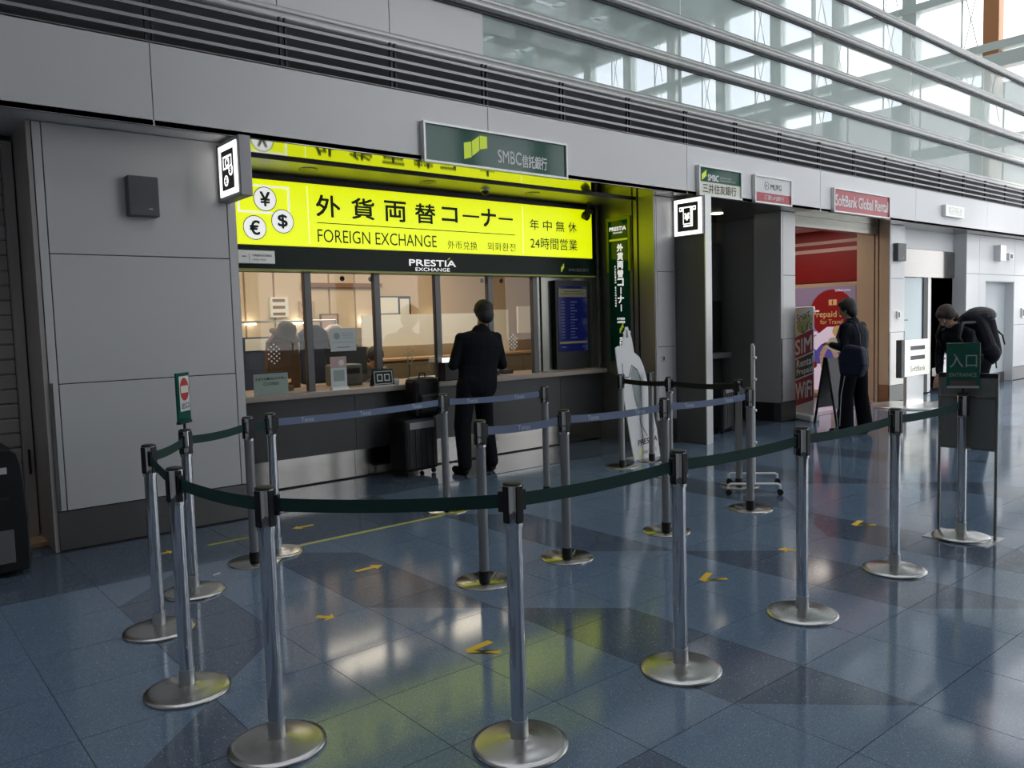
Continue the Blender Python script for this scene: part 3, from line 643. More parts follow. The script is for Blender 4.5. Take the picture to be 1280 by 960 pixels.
# ---------------------------------------------------------------- cash machine alcove
al = struct('wall_alcove')
bx('side_wall', 10.15, 10.16, WY+.02, 6.68, .27, 2.951, m_alc, al); bx('side_wall', 10.5, 10.51, 6.68, 7.5, .27, 2.951, m_alc, al); bx('return', 10.15, 10.5, 6.68, 6.70, .27, 2.951, m_alc, al)
bx('kick_recess', 10.2, 10.5, WY+.04, 7.5, 0, .27, m_blk, al); bx('rear_wall', 7.83, 10.6, 7.6, 7.7, 0, 2.951, m_alc, al); bx('side_wall', 7.83, 7.95, WY+.13, 7.6, 0, 2.951, m_alc, al)
s = thing('cash_machine', 'dark grey built-in cash machine at the back of the alcove', 'cash machine', (9.9, 7.6, 0)); b = (9.9, 7.6, 0)
part('cabinet', b, s, 9.5, 10.3, 7.35, 7.6, 0, 2.6, m_box, bevel=.01); part('screen_hood', b, s, 9.62, 10.18, 7.28, 7.36, 1.05, 1.75, m_blk, bevel=.01); part('keypad_shelf', b, s, 9.6, 10.2, 7.12, 7.36, .9, .98, m_grey, bevel=.01)
o = MB().lathe([(.09, 2.951), (.09, 2.944), (.0, 2.9445)], m_lampw, n=20).build('downlight'); o.location = (9.55, 6.9, 0); tag(o, 'single small downlight in the dark alcove ceiling', 'light')
# suitcase by the alcove
def suitcase(x, y, rz, w, d, h, label, hh=0):
    s = thing('suitcase', label, 'suitcase', (x, y, 0), rz)
    MB().box(-w/2, w/2, -d/2, d/2, .05, h, m_blk).build('shell', s, .03)
    for k in range(5): MB().box(-w/2+.05+k*(w-.12)/4, -w/2+.065+k*(w-.12)/4, -d/2-.006, -d/2+.002, .09, h-.05, m_dk).build('rib', s)
    for a in (-1, 1):
        for c in (-1, 1): MB().tube([(a*(w/2-.04)-.012, c*(d/2-.04), .027), (a*(w/2-.04)+.012, c*(d/2-.04), .027)], .026, m_blkrub, 12).build('wheel', s)
    if hh: MB().tube([(-.07, d/2-.03, h-.02), (-.07, d/2-.03, hh), (.07, d/2-.03, hh), (.07, d/2-.03, h-.02)], .009, m_dk).tube([(-.03, d/2-.03, h-.02), (-.03, d/2-.03, hh)], .005, m_dk).build('pull_handle', s)
    MB().box(-w/2+.05, w/2-.05, -d/2-.012, -d/2, h*.82, h*.94, m_grey).build('pocket', s, .004)
    return s
suitcase(8.80, 6.35, .3, .44, .28, .64, 'black suitcase with raised pull handle standing in the dark alcove', 1.04)
suitcase(4.42, 6.90, .1, .42, .27, .58, 'black suitcase on the floor against the steel kick plate, left of the customer')
# ---------------------------------------------------------------- red shop
sh = struct('wall_shop')
bx('lintel', 10.52, 13.4, 6.46, 6.62, 2.80, 2.951, m_satin, sh); bx('ceiling_panel', 10.52, 13.6, 6.62, 11, 2.99, 3.03, m_pinks, sh)
bx('side_wall', 13.6, 13.72, 6.75, 11, 0, 2.06, m_tan, sh); bx('red_panel', 13.59, 13.72, 6.84, 11, 2.075, 3.0, m_redw, sh)
bx('stripe', 13.583, 13.59, 6.84, 11, 2.60, 2.665, m_pinks, sh); bx('stripe', 13.583, 13.59, 6.84, 11, 2.745, 2.80, m_pinks, sh)
for a, bb, xx in ((WY+.02, 6.45, 13.40), (6.475, 6.52, 13.405), (6.545, 6.75, 13.41)):
    bx('reveal', xx, 13.5, a, bb, .3, 2.951, m_tan, sh); bx('reveal_base', xx, 13.5, a, bb, 0, .298, m_brown if a < 6.4 else m_tan, sh)
bx('reveal_groove', 13.45, 13.59, 6.3, 6.8, 0, 2.951, m_blk, sh); bx('jamb', 13.41, 13.72, 6.75, 6.84, 0, 2.951, m_tan, sh)
bx('rear_wall', 10.5, 13.7, 11, 11.1, 0, 3.0, m_tan, sh); bx('side_wall', 10.505, 10.53, WY+.13, 11, 0, 3.0, m_tan, sh)
m_shopfl = mat('pale_shop_floor', (.42, .36, .42), .2); bx('shop_floor', 10.53, 13.6, 6.45, 11, -.002, .003, m_shopfl, sh)
o = MB().lathe([(.13, 2.99), (.13, 2.982), (.0, 2.983)], m_lamp, n=24).build('downlight'); o.location = (13.0, 7.25, 0); tag(o, 'bright round downlight in the red shop ceiling', 'light')
area('shop_lamp', (12.2, 8.0, 2.96), (1.6, 2.0), 20, (1, .86, .72))
# poster on side wall of the shop
s = thing('poster_frame', 'large backlit poster with red circle and snowy mountain in a tan frame', 'poster', (13.6, 7.6, .05)); b = (13.6, 7.6, .05)
part('frame', b, s, 13.55, 13.6, 6.885, 8.6, .04, 2.03, m_tan, bevel=.004); part('poster_sheet', b, s, 13.54, 13.551, 6.925, 8.55, .09, 1.99, m_purple)
p = Print(Vector((13.54, 0, 0))-Vector(b), (0, -1, 0), (0, 0, 1), (-1, 0, 0))
cy = -7.36
p.disc(cy, 1.52, .42, m_postred, .001, 48); p.poly([(-8.55, .55), (-8.55, 1.02), (-7.9, .95), (-7.45, 1.28), (-7.2, 1.28), (-6.93, 1.0), (-6.93, .55)], m_postw, .002)
p.poly([(-8.5, .62), (-7.9, .78), (-7.75, .93), (-7.66, .86), (-7.55, .98), (-7.42, .88), (-7.3, 1.0), (-7.2, .9), (-6.95, .98), (-6.93, .62)], m_postb, .003)
p.rect(-8.54, -6.93, .09, .55, m_postw, .002)
p.rect(-8.54, -6.93, .72-.1, .67, m_postb, .0035); p.rect(-8.54, -6.93, .09, .15, m_posts, .003)
for a, bb in ((-7.9, 1.62), (-7.82, 1.58), (-7.86, 1.20), (-7.78, 1.17)): p.rect(a, a+.22, bb-.03, bb, m_postw, .004)
p.rect(cy-.06, cy+.09, 1.66, 1.76, m_postg, .004); p.rect(cy+.0, cy+.02, 1.67, 1.75, m_postred, .005)
p.text('Prepaid SIM', cy-.37, cy+.36, 1.42, 1.56, m_postg, .012, .004); p.text('for Travel', cy-.22, cy+.2, 1.33, 1.41, m_postg, .005, .004)
p.text('SoftBank service', -7.30, -7.02, 1.90, 1.94, m_postw, .01, .004)
p.disc(-7.70, .60, .06, m_postred, .006)
# printed seated figure: cream sleeves, arm and knee
p.line([(-7.44, .98), (-7.55, .78), (-7.52, .55)], .09, m_posts, .006); p.line([(-7.36, .95), (-7.25, .70), (-7.12, .62)], .10, m_posts, .0065)
p.line([(-7.30, .62), (-7.30, .25)], .15, m_posts, .006); p.poly([(-7.48, .92), (-7.40, 1.08), (-7.15, 1.12), (-7.1, .85), (-7.3, .82)], m_cream, .007); p.disc(-7.25, 1.2, .10, m_postg, .006)
p.build('poster_print', s)
# roll-up banner
s = thing('rollup_banner', 'narrow roll-up banner with red and black slanted SIM rental stripes in the shop entrance', 'banner', (10.36, 5.92, 0)); ang = math.atan2(-.50, -.32)
s.rotation_euler = (0, 0, math.atan2(-.53, -.29))
# local x runs from far edge (left in view) to near edge
s.location = (10.70, 6.40, 0); Wb = .52
MB().prism([(0, -.07), (.0, .07), (.03, .10), (Wb-.02, .10), (Wb+.02, .07), (Wb+.02, -.07)], (0, 0, 0), (1, 0, 0), (0, 1, 0), (0, 0, 1), .09, m_bannw).build('base_cassette', s, .02)
MB().box(.01, Wb-.01, -.004, .004, .09, 1.60, m_bannw).build('sheet', s); MB().tube([(0, 0, 1.605), (Wb, 0, 1.605)], .012, m_alu).build('top_rail', s); MB().tube([(Wb/2, .03, .05), (Wb/2, .03, 1.6)], .008, m_alu).build('support_pole', s)
p = Print((0, -.004, 0), (1, 0, 0), (0, 0, 1), (0, -1, 0)); q = .10
for z0, z1, m in ((.90, 1.19, m_bannr), (.60, .86, m_bannk), (.21, .56, m_bannr)): p.poly([(.01, z0-.04), (Wb-.01, z0+.10), (Wb-.01, z1+.12), (.01, z1-.02)], m, .001)
p.text('SIM', .05, .47, .92, 1.13, m_bannw, .015, .002, .22); p.text('Rental', .08, .49, .735, .84, m_bannw, .02, .002, .22); p.text('Prepaid', .08, .49, .60, .71, m_bannw, .02, .002, .22); p.text('WiFi', .05, .47, .27, .50, m_bannw, .015, .002, .22)
p.disc(.22, 1.33, .14, mat('pale_lime_print', (.45, .52, .2), .5), .0012, ry=.09); p.disc(.36, 1.44, .12, MATS['pale_lime_print'], .0012, ry=.07)
p.text('Smart', .08, .42, 1.38, 1.50, m_dk, .0, .002, .3); p.text('Life', .22, .48, 1.24, 1.36, m_dk, .0, .002, .3); p.build('lettering', s)
# lit brand cube on a post
s = thing('cube_sign', 'square lit white sign with two grey bars on a steel post by the bright column', 'sign', (13.1, 5.75, 0)); b = (13.1, 5.75, 0)
s.rotation_euler = (0, 0, 0)
part('sign_box', b, s, 12.72, 13.62, 5.72, 5.80, .49, 1.06, m_sbox, bevel=.015); part('side_panel', b, s, 12.60, 12.72, 5.71, 5.80, .48, 1.07, m_box, bevel=.01)
part('post', b, s, 12.85, 13.45, 5.74, 5.79, .03, .5, m_alu); MB().lathe([(.62, 0), (.62, .02), (.56, .03)], m_alu, n=40).build('base_plate', s)
p = front(5.72, b); p.rect(12.92, 13.44, .90, .965, m_box, .003); p.rect(12.92, 13.44, .745, .81, m_box, .003); p.text('SoftBank', 12.92, 13.46, .56, .65, m_box, .0, .003); p.build('lettering', s)
# flyer rack
s = thing('flyer_rack', 'white flyer stand with red header right of the lit square sign', 'rack', (13.9, 5.6, 0)); b = (13.9, 5.6, 0)
part('header', b, s, 13.62, 14.1, 5.58, 5.62, 1.0, 1.12, m_red); part('pocket_tray', b, s, 13.62, 14.1, 5.58, 5.68, .45, .58, m_white); part('flyer', b, s, 13.64, 14.08, 5.59, 5.61, .58, 1.0, m_paper); part('leg', b, s, 13.82, 13.9, 5.6, 5.64, 0, .45, m_alu); part('foot', b, s, 13.65, 14.07, 5.5, 5.74, 0, .015, m_alu)
p = front(5.59, b)
for k in range(5): p.rect(13.68+.06*(k % 2), 13.86+.05*(k % 3), .64+k*.068, .68+k*.068, (m_postb, m_red, m_paperg, m_postb, m_red)[k])
p.build('flyer_print', s)
# A-frame board
s = thing('a_frame_board', 'dark folding A-frame notice board standing before the man', 'notice board', (10.55, 5.66, 0), -.07)
for y0, sg in ((-.17, 1), (.17, -1)):
    for x in (-.27, .27): MB().tube([(x, y0, 0), (x, sg*-.015, .92)], .018, m_blk, 8).build('leg', s)
    MB().add([(-.26, y0*.75, .22), (.26, y0*.75, .22), (.26, y0*.03, .90), (-.26, y0*.03, .90), (-.26, y0*.75+.006, .22), (.26, y0*.75+.006, .22), (.26, y0*.03+.006, .90), (-.26, y0*.03+.006, .90)], [(0, 1, 2, 3), (7, 6, 5, 4), (0, 4, 5, 1), (1, 5, 6, 2), (2, 6, 7, 3), (3, 7, 4, 0)], m_dk).build('board', s)
# ---------------------------------------------------------------- right recess with sliding door
rd = struct('door_2')
RY = 6.51
bx('upper_panel', 13.93, 16.49, RY, RY+.1, 2.62, 2.951, m_panelR, rd); bx('header', 13.93, 16.49, RY-.03, RY+.1, 2.12, 2.61, m_kick, rd)
bx('dark_void', 13.8, 16.6, 8.2, 8.3, 0, 2.95, m_blk, rd); bx('side_lining', 16.5, 16.6, RY, 8.2, 0, 2.95, m_dk, rd); bx('side_lining', 13.83, 13.93, WY+.12, 8.2, 0, 2.95, m_panelR, rd)
bx('door_leaf', 13.98, 15.18, RY, RY+.03, .05, 2.11, m_doorg, rd); bx('leaf_frame', 15.18, 15.36, RY-.02, RY+.04, .02, 2.12, m_dk, rd); bx('leaf_frame', 15.36, 15.46, RY-.02, RY+.04, .02, 2.12, m_aluw, rd)
bx('leaf_frame', 15.58, 15.68, RY+.06, RY+.1, .02, 2.12, m_aluw, rd); bx('leaf_frame', 15.46, 15.58, RY+.06, RY+.1, .02, 2.12, m_dk, rd)
p = front(RY)
for k in range(3): p.rect(14.02+k*.15, 14.14+k*.15, 1.42, 1.48, m_box)
p.rect(14.02, 14.6, 1.35, 1.37, m_box); p.rect(14.02, 14.4, 1.29, 1.31, m_box); p.build('lettering', rd)
dr = struct('door_3')
bx('door_leaf', 17.42, 18.95, 6.44, 6.48, .19, 2.06, m_door, dr); bx('door_base', 17.42, 18.95, 6.43, 6.48, .0, .19, m_base, dr); bx('jamb', 18.94, 18.96, WY, 6.44, 0, 2.07, m_panelR, dr); bx('door_lintel', 17.42, 18.96, WY, 6.48, 2.06, 2.075, m_panelR, dr)
def smallthing(name, label, cat, x0, x1, z0, z1, m, m2=None, d=.03):
    b = ((x0+x1)/2, WY, z0); s = thing(name, label, cat, b); part('plate', b, s, x0, x1, WY-d, WY, z0, z1, m, bevel=.003)
    if m2: part('inset', b, s, x0+(x1-x0)*.2, x1-(x1-x0)*.2, WY-d-.002, WY-d, z0+(z1-z0)*.15, z1-(z1-z0)*.15, m2)
smallthing('lit_plaque', 'small lit plaque high on the bright right wall', 'sign', 17.83, 18.13, 2.47, 2.78, m_alu, m_lbox, .12)
smallthing('warning_light', 'tiny grey warning lamp next to the lit plaque', 'light', 18.42, 18.66, 2.51, 2.64, m_alu, m_box, .08)
smallthing('wall_switch', 'small switch plate low on the bright column by the shop', 'switch', 13.62, 13.72, 1.40, 1.52, m_alu, m_box)
smallthing('call_button', 'small button plate on the far right wall past the door', 'switch', 19.35, 19.5, 1.32, 1.52, m_alu, m_box)
smallthing('card_reader', 'small reader plate on the steel-edged column left of the alcove', 'reader', 7.56, 7.6, 1.0, 1.06, m_alu, m_box, .02)
# ---------------------------------------------------------------- stanchions
def head_parts(s, z, plug=True):
    s = MB().lathe([(.033, z-.15), (.0335, z-.006), (.031, z)], m_chrome, n=28).build('head', s)
    MB().lathe([(.034, z-.004), (.034, z+.004), (.026, z+.007), (0, z+.008)], m_blk, n=28).build('cap', s)
    for k in range(4):
        a = k*PI/2; c, n = math.cos(a), math.sin(a)
        mb = MB()
        vs = [(-.014, .0315), (-.014, .0365), (.014, .0365), (.014, .0315)]
        V = [(x*n+y*c, -x*c+y*n, zz) for zz in (z-.135, z-.005) for x, y in vs]
        mb.add(V, [(0, 1, 2, 3), (7, 6, 5, 4), (0, 4, 5, 1), (1, 5, 6, 2), (2, 6, 7, 3), (3, 7, 4, 0)], m_blk).build('belt_slot', s, .002)
def chrome_post(name, label):
    s = thing(name, label, 'queue post', group='chrome posts with domed bases')
    MB().lathe([(.172, 0), (.174, .006), (.172, .012), (.15, .018), (.09, .026), (.045, .033), (.036, .036)], m_chromeb, n=48).build('base', s)
    MB().lathe([(.0315, .034), (.0315, .10)], m_alu, n=28).build('sleeve', s)
    MB().lathe([(.029, .09), (.029, .80)], m_chrome, n=28).build('pole', s)
    head_parts(s, .945); return s
def grey_post(name, label):
    s = thing(name, label, 'queue post', group='grey posts with flat plates')
    MB().lathe([(.17, 0), (.17, .006), (.168, .008), (0, .008)], m_plate, n=48).build('base', s)
    MB().lathe([(.034, .008), (.034, .068)], m_blk, n=24).build('collar', s)
    MB().lathe([(.029, .068), (.029, .80)], m_grey, n=24).build('pole', s)
    MB().tube([(.05, .0, .011), (.13, .06, .011)], .003, m_alu, 6).build('handle_bar', s)
    head_parts(s, .945); return s
CP, GP = chrome_post('queue_post', ''), grey_post('queue_post', '')
POS = {}
def put(key, proto, x, y, rz, label, first, z=0):
    o = proto if first else copy_tree(proto)
    o.location = (x, y, z); o.rotation_euler = (0, 0, rz); o['label'] = label; POS[key] = (o, x, y, rz, z)
chrome = [('a', 1.12, 2.731, .3, 'chrome queue post second nearest the camera, left of the centre front post'), ('b', 1.764, 2.133, .0, 'chrome queue post at front centre, nearest the camera'),
          ('c', 2.674, 2.137, 0, 'chrome queue post first to the right of the centre front post'), ('d', 3.624, 2.126, 0, 'chrome queue post second to the right of the centre front post'),
          ('e', 4.636, 2.133, 0, 'chrome queue post just left of the post that carries the entrance sign'), ('f', 5.619, 2.149, 0, 'chrome queue post carrying the green entrance sign'),
          ('g', 1.025, 3.415, .1, 'chrome queue post in the left row with its whole round base on the dark tile'), ('h', 1.15, 4.227, .4, 'leftmost chrome queue post'),
          ('i', 1.485, 4.717, .6, 'chrome queue post carrying the no entry sign'), ('j', 2.18, 5.147, .2, 'thin chrome queue post in front of the counter end, behind a grey post')]
for i, (k, x, y, r, lab) in enumerate(chrome): put(k, CP, x, y, r, lab, i == 0, .0045 if k == 'f' else 0)
grey = [('k', 1.987, 5.057, .2, 'grey queue post beside the wall, nearest the grey panel'), ('l', 3.704, 5.321, 0, 'grey queue post just left of the customer in the suit'), ('m', 2.803, 3.669, 0, 'grey queue post at the left end of the middle row'),
        ('n', 3.475, 3.675, 0, 'second grey queue post of the middle row'), ('o', 4.69, 5.197, 0, 'grey queue post right of the customer, in front of the counter'), ('p', 4.414, 3.64, 0, 'grey queue post below the white standee, third of the middle row'),
        ('A', 6.108, 5.602, 0, 'grey queue post left of the white standee'), ('B', 6.059, 4.938, 0, 'grey queue post right of the white standee holding a dark belt'), ('s', 6.079, 4.178, 0, 'grey queue post behind the wheeled screen'),
        ('t', 5.39, 3.604, 0, 'grey queue post at the right end of the middle row, by the wheeled screen'), ('D', 6.597, 5.623, 0, 'grey queue post standing behind the white standee')]
for i, (k, x, y, r, lab) in enumerate(grey): put(k, GP, x, y, r, lab, i == 0)
def belt(a, b, m, sag=.012, h=.048, zc=.885, text=None, clip=True):
    (oa, xa, ya, ra, za), (ob, xb, yb, rb, zb) = POS[a], POS[b]
    A, B = Vector((xa, ya, zc)), Vector((xb, yb, zc)); d = (B-A).normalized(); n = Vector((-d.y, d.x, 0)); A = A+d*.034; B = B-d*.034; N = 14
    mw = Matrix.Translation((xa, ya, za)) @ Matrix.Rotation(ra, 4, 'Z'); inv = mw.inverted()
    vs = []; fs = []
    for i in range(N+1):
        t = i/N; p = A.lerp(B, t); p.z -= sag*4*t*(1-t)
        for dn, dz in ((-.001, -h/2), (.001, -h/2), (.001, h/2), (-.001, h/2)): vs.append(inv @ (p+n*dn+Vector((0, 0, dz))))
    for i in range(N):
        for k in range(4): fs.append((i*4+k, i*4+(k+1) % 4, i*4+4+(k+1) % 4, i*4+4+k))
    fs += [(0, 1, 2, 3), tuple(range(N*4, N*4+4))]
    o = MB().add(vs, fs, m).build('belt', oa)
    mb = MB()
    for P, sg in ((B, -1), (A, 1)):
        q = P; w = d*.018*sg
        V = [inv @ (q+n*c+w*e+Vector((0, 0, zz))) for zz in (-.038, .036) for c, e in ((-.011, -.3), (.011, -.3), (.011, 1), (-.011, 1))]
        mb.add(V, [(0, 1, 2, 3), (7, 6, 5, 4), (0, 4, 5, 1), (1, 5, 6, 2), (2, 6, 7, 3), (3, 7, 4, 0)], m_blk)
    mb.build('belt_clip', o, .003)
    if text:
        pr = Print((0, 0, 0), (1, 0, 0), (0, 0, 1), (0, 0, 0)); L = (B-A).length; k = max(1, round(L/.5))
        for i in range(k):
            t = (i+.5)/k; c = A.lerp(B, t); c.z -= sag*4*t*(1-t)
            vv, ff = text2d(text, .0); X1 = max(v[0] for v in vv); sc = .10/X1
            side = n if n.y < 0 else -n; ux = d if d.x > 0 else -d
            pr.mb.add([inv @ (c+ux*(v[0]*sc-.05)+Vector((0, 0, v[1]*sc*1.1-.014))+side*.0025) for v in vv], ff, m_beltink)
        pr.build('belt_lettering', o)
for a, b in (('h', 'g'), ('g', 'a'), ('a', 'b'), ('b', 'c'), ('c', 'd'), ('d', 'e'), ('e', 'f'), ('h', 'i'), ('i', 'k'), ('k', 'j')): belt(a, b, m_belt)
for a, b in (('j', 'l'), ('l', 'o'), ('m', 'n'), ('n', 'p'), ('p', 't')): belt(a, b, m_beltb, text='Tensa')
belt('A', 'B', m_blk); belt('B', 's', m_blk); belt('s', 't', m_beltb)
# signs on posts f and i (things clipped on top)
s = thing('entrance_sign', 'dark green entrance sign clipped on top of a chrome queue post', 'sign', (5.619, 2.149, .955))
MB().tube([(0, 0, 0), (0, 0, .05)], .008, m_blk).box(-.03, .03, -.012, .012, .0, .012, m_blk).build('clip', s)
MB().box(-.097, .097, -.006, .006, .05, .335, m_greens).build('panel', s, .003); MB().box(-.09, .09, -.010, .010, .04, .055, m_alu).build('holder', s)
p = Print((0, -.006, 0), (1, 0, 0), (0, 0, 1), (0, -1, 0)); p.text('入口', -.078, .078, .175, .265, mat('grey_white_print', (.35, .42, .38), .5), .0); p.text('ENTRANCE', -.078, .078, .115, .14, MATS['grey_white_print'], 0); p.rect(-.075, .075, .058, .09, mat('brown_strip', (.12, .08, .07), .5)); p.build('lettering', s)
s.rotation_euler = (0, 0, -1.08)
s = thing('no_entry_sign', 'narrow green sign with red no-entry disc clipped on a queue post by the grey wall', 'sign', (1.485, 4.717, .955), 0.80)
MB().tube([(0, 0, 0), (0, 0, .04)], .008, m_blk).build('clip', s); MB().box(-.075, .075, -.006, .006, .035, .32, m_greens).build('panel', s, .003); MB().box(-.07, .07, -.012, .012, .03, .045, m_blk).build('holder', s)
p = Print((0, -.006, 0), (1, 0, 0), (0, 0, 1), (0, -1, 0)); p.rect(-.05, .065, .10, .30, m_white, .001)
p.disc(.007, .225, .052, mat('no_entry_red', (.55, .04, .035), .5), .0016, ry=.065); p.rect(-.036, .05, .205, .245, m_cream, .0022); p.text('出口', -.035, .05, .115, .15, m_inkb, .01, .002); p.build('lettering', s)
# sign board stand behind the entrance post
s = thing('board_stand', 'free-standing grey sign board on two thin legs behind the entrance post', 'notice board', (5.68, 2.14, 0))
MB().box(-.006, .006, -.175, .175, .59, 1.085, m_bgrey).build('board', s, .002); MB().box(-.009, .009, -.18, .18, 1.06, 1.09, m_blk).build('top_rail', s)
for y in (-.175, .175): MB().box(-.007, .007, y-.008, y+.008, .004, 1.085, m_satin).build('leg', s)
MB().box(-.20, .10, -.20, .20, 0, .0042, m_alu).build('base_plate', s); MB().box(-.010, .0, -.17, .17, .585, .6, m_satin).build('cross_bar', s); MB().box(-.012, -.006, -.17, .17, .93, .945, m_satin).build('cross_bar', s)
# wheeled screen edge-on
s = thing('wheeled_screen', 'wheeled white-footed folding screen seen edge-on behind the queue posts', 'screen', (5.95, 3.98, 0)); fa = Vector((6.22, 4.13, 0)); fb = Vector((5.83, 3.86, 0)); b = Vector((6.02, 3.99, 0)); s.location = b
fd = Vector((.285, -.315, 0)).normalized()
for c in (fa, fb):
    A, B = c-b-fd*.21, c-b+fd*.21
    MB().tube([A+Vector((0, 0, .055)), A+Vector((0, 0, .085)), A+fd*.02+Vector((0, 0, .095)), B-fd*.02+Vector((0, 0, .095)), B+Vector((0, 0, .085)), B+Vector((0, 0, .055))], .011, m_white).build('foot', s)
    for E in (A, B): MB().tube([E+Vector((0, 0, .027))-fd.cross(Vector((0, 0, 1)))*.014, E+Vector((0, 0, .027))+fd.cross(Vector((0, 0, 1)))*.014], .026, m_blk, 12).build('caster', s)
dd = (fa-fb).normalized(); nn = Vector((-dd.y, dd.x, 0)); A, B = fb-b, fa-b
for E in (A, B): MB().tube([E+Vector((0, 0, .09)), E+Vector((0, 0, 1.26))], .013, m_aluw).build('upright', s)
MB().prism([(0, .15), ((B-A).length, .15), ((B-A).length, 1.24), (0, 1.24)], A+nn*-.004, dd, (0, 0, 1), nn, .008, m_bannw).build('screen_panel', s)
for z in (.45, .72, .98, 1.16): MB().tube([A-dd*.005+Vector((0, 0, z)), A-dd*.02+fd*.022+Vector((0, 0, z))], .012, m_white, 8).build('clip', s)
# standee: pale cut-out leaning shape
s = thing('cutout_standee', 'white cut-out standee with a long curved top standing before the green vertical sign', 'standee', (6.63, 5.72, 0))
out = [(6.43, 0), (6.85, .0), (6.80, .30), (6.72, .60), (6.66, .82), (6.60, 1.0), (6.54, 1.10), (6.45, 1.16), (6.42, 1.30), (6.395, 1.36), (6.405, 1.385), (6.375, 1.39), (6.36, 1.43), (6.325, 1.43), (6.315, 1.39), (6.29, 1.37), (6.30, 1.34), (6.26, 1.22), (6.21, 1.235), (6.165, 1.215), (6.19, 1.02), (6.24, .8), (6.30, .6), (6.36, .3)]
MB().prism([(a-6.63, c) for a, c in out], (0, 0, 0), (1, 0, 0), (0, 0, 1), (0, 1, 0), .012, mat('white_card', (.88, .88, .87), .5)).build('cutout', s)
MB().box(-.16, .14, .012, .16, 0, .012, m_white).prism([(0, 0), (.14, 0), (0, .7)], (0, .012, .01), (0, 1, 0), (0, 0, 1), (1, 0, 0), .012, m_white).build('strut', s)
m_line = mat('grey_line_print', (.16, .18, .18), .5); m_sh = mat('pale_grey_print', (.38, .42, .40), .5)
p = Print((-6.63, 0, 0), (1, 0, 0), (0, 0, 1), (0, -1, 0))
p.line([(6.26, 1.05), (6.27, .95), (6.31, .9), (6.36, .9), (6.385, .96), (6.41, 1.03)], .012, m_line, .002); p.poly([(6.385, .92), (6.42, 1.02), (6.50, .98), (6.55, .88), (6.55, .70), (6.53, .55), (6.47, .58), (6.42, .75)], m_sh, .001)
p.line([(6.42, 1.02), (6.50, .96), (6.55, .86), (6.55, .6), (6.55, .45)], .01, m_line, .002); p.line([(6.44, .72), (6.5, .55), (6.56, .36), (6.64, .25)], .01, m_line, .002); p.line([(6.52, .45), (6.56, .28), (6.58, .17)], .01, m_line, .002)
p.poly([(6.325, 1.32), (6.36, 1.32), (6.35, 1.40), (6.335, 1.40)], m_line, .002)
p.text('PRESTIA', 6.49, 6.80, .155, .215, m_inkb, .01, .002, .08); p.text('SMBC信託銀行', 6.57, 6.79, .05, .10, m_line, 0, .002, .08); p.poly([(6.50, .045), (6.52, .05), (6.545, .115), (6.525, .11)], m_lime, .002)
p.build('lettering', s)
# dark case at the left picture edge
s = thing('equipment_case', 'black upright case with a pale sticker and grey lower window at the left edge', 'case', (.5, 6.0, 0))
MB().prism([(-.45, .03), (.335, .03), (.348, .06), (.352, .35), (.345, .55), (.335, .70), (.315, .78), (.28, .81), (-.45, .83)], (0, -.15, 0), (1, 0, 0), (0, 0, 1), (0, 1, 0), .45, m_blk).build('body', s, .012)
MB().box(-.45, .265, -.156, -.148, .09, .30, m_bgrey).build('lower_window', s, .02); MB().box(-.2, .25, -.155, -.148, .655, .695, m_aluw).build('sticker', s); MB().box(-.45, .25, -.158, -.148, .49, .505, m_dk).build('seam', s)
for x in (-.38, .26): MB().tube([(x-.02, 0, .03), (x+.02, 0, .03)], .03, m_blkrub, 12).build('wheel', s)
# ---------------------------------------------------------------- booth interior
def simple(name, label, cat, loc, parts, rz=0, group=None):
    s = thing(name, label, cat, loc, rz, group)
    for nm, fn in parts: fn(MB()).build(nm, s, .003)
    return s
for x in (3.4, 5.2, 7.0): area('booth_lamp', (x, 9.2, 2.93), (1.0, 1.6), 24, (1, .87, .7))
bpan = struct('trim_5')
for i in range(9):
    x = 2.6+i*.42
    if i < 9: bx('wall_panel', x+.01, x+.40, 10.76, 10.799, .05, 2.9, m_beige2, bpan)
o = bx('white_partition_panel', 5.75, 7.9, 10.2, 10.24, 1.22, 1.68, m_inwh); tag(o, 'white low partition at the back of the booth, left piece', 'partition')
o = bx('white_partition_panel', 8.0, 8.45, 10.2, 10.24, 1.03, 1.73, m_inwh); tag(o, 'tall narrow white partition at the back of the booth, behind the customer', 'partition')
o = bx('white_partition_panel', 8.66, 9.9, 10.2, 10.24, 1.34, 1.78, m_inwh); tag(o, 'white partition at the back right of the booth', 'partition')
o = simple('filing_cabinet', 'low khaki cabinet row behind the booth clerk', 'cabinet', (7.2, 10.0, 0), [('carcass', lambda m: m.box(-1.4, 2.9, -.2, .2, 0, 1.02, m_cab)), ('top', lambda m: m.box(-1.42, 2.92, -.22, .22, 1.02, 1.05, m_wood))]+[('door', lambda m, k=k: m.box(-1.38+k*.43, -.97+k*.43, -.215, -.2, .05, .98, m_cab)) for k in range(10)])
o = simple('clerk_desk', 'long low wooden desk inside the booth behind the glass', 'desk', (5.0, 8.4, 0), [('desktop', lambda m: m.box(-2.2, 1.8, -.3, .35, .80, .84, m_wood)), ('front', lambda m: m.box(-2.2, 1.8, -.26, -.22, 0, .8, m_cab)), ('leg', lambda m: m.box(-2.2, -2.16, -.3, .3, 0, .8, m_cab)), ('leg', lambda m: m.box(1.76, 1.8, -.3, .3, 0, .8, m_cab))])
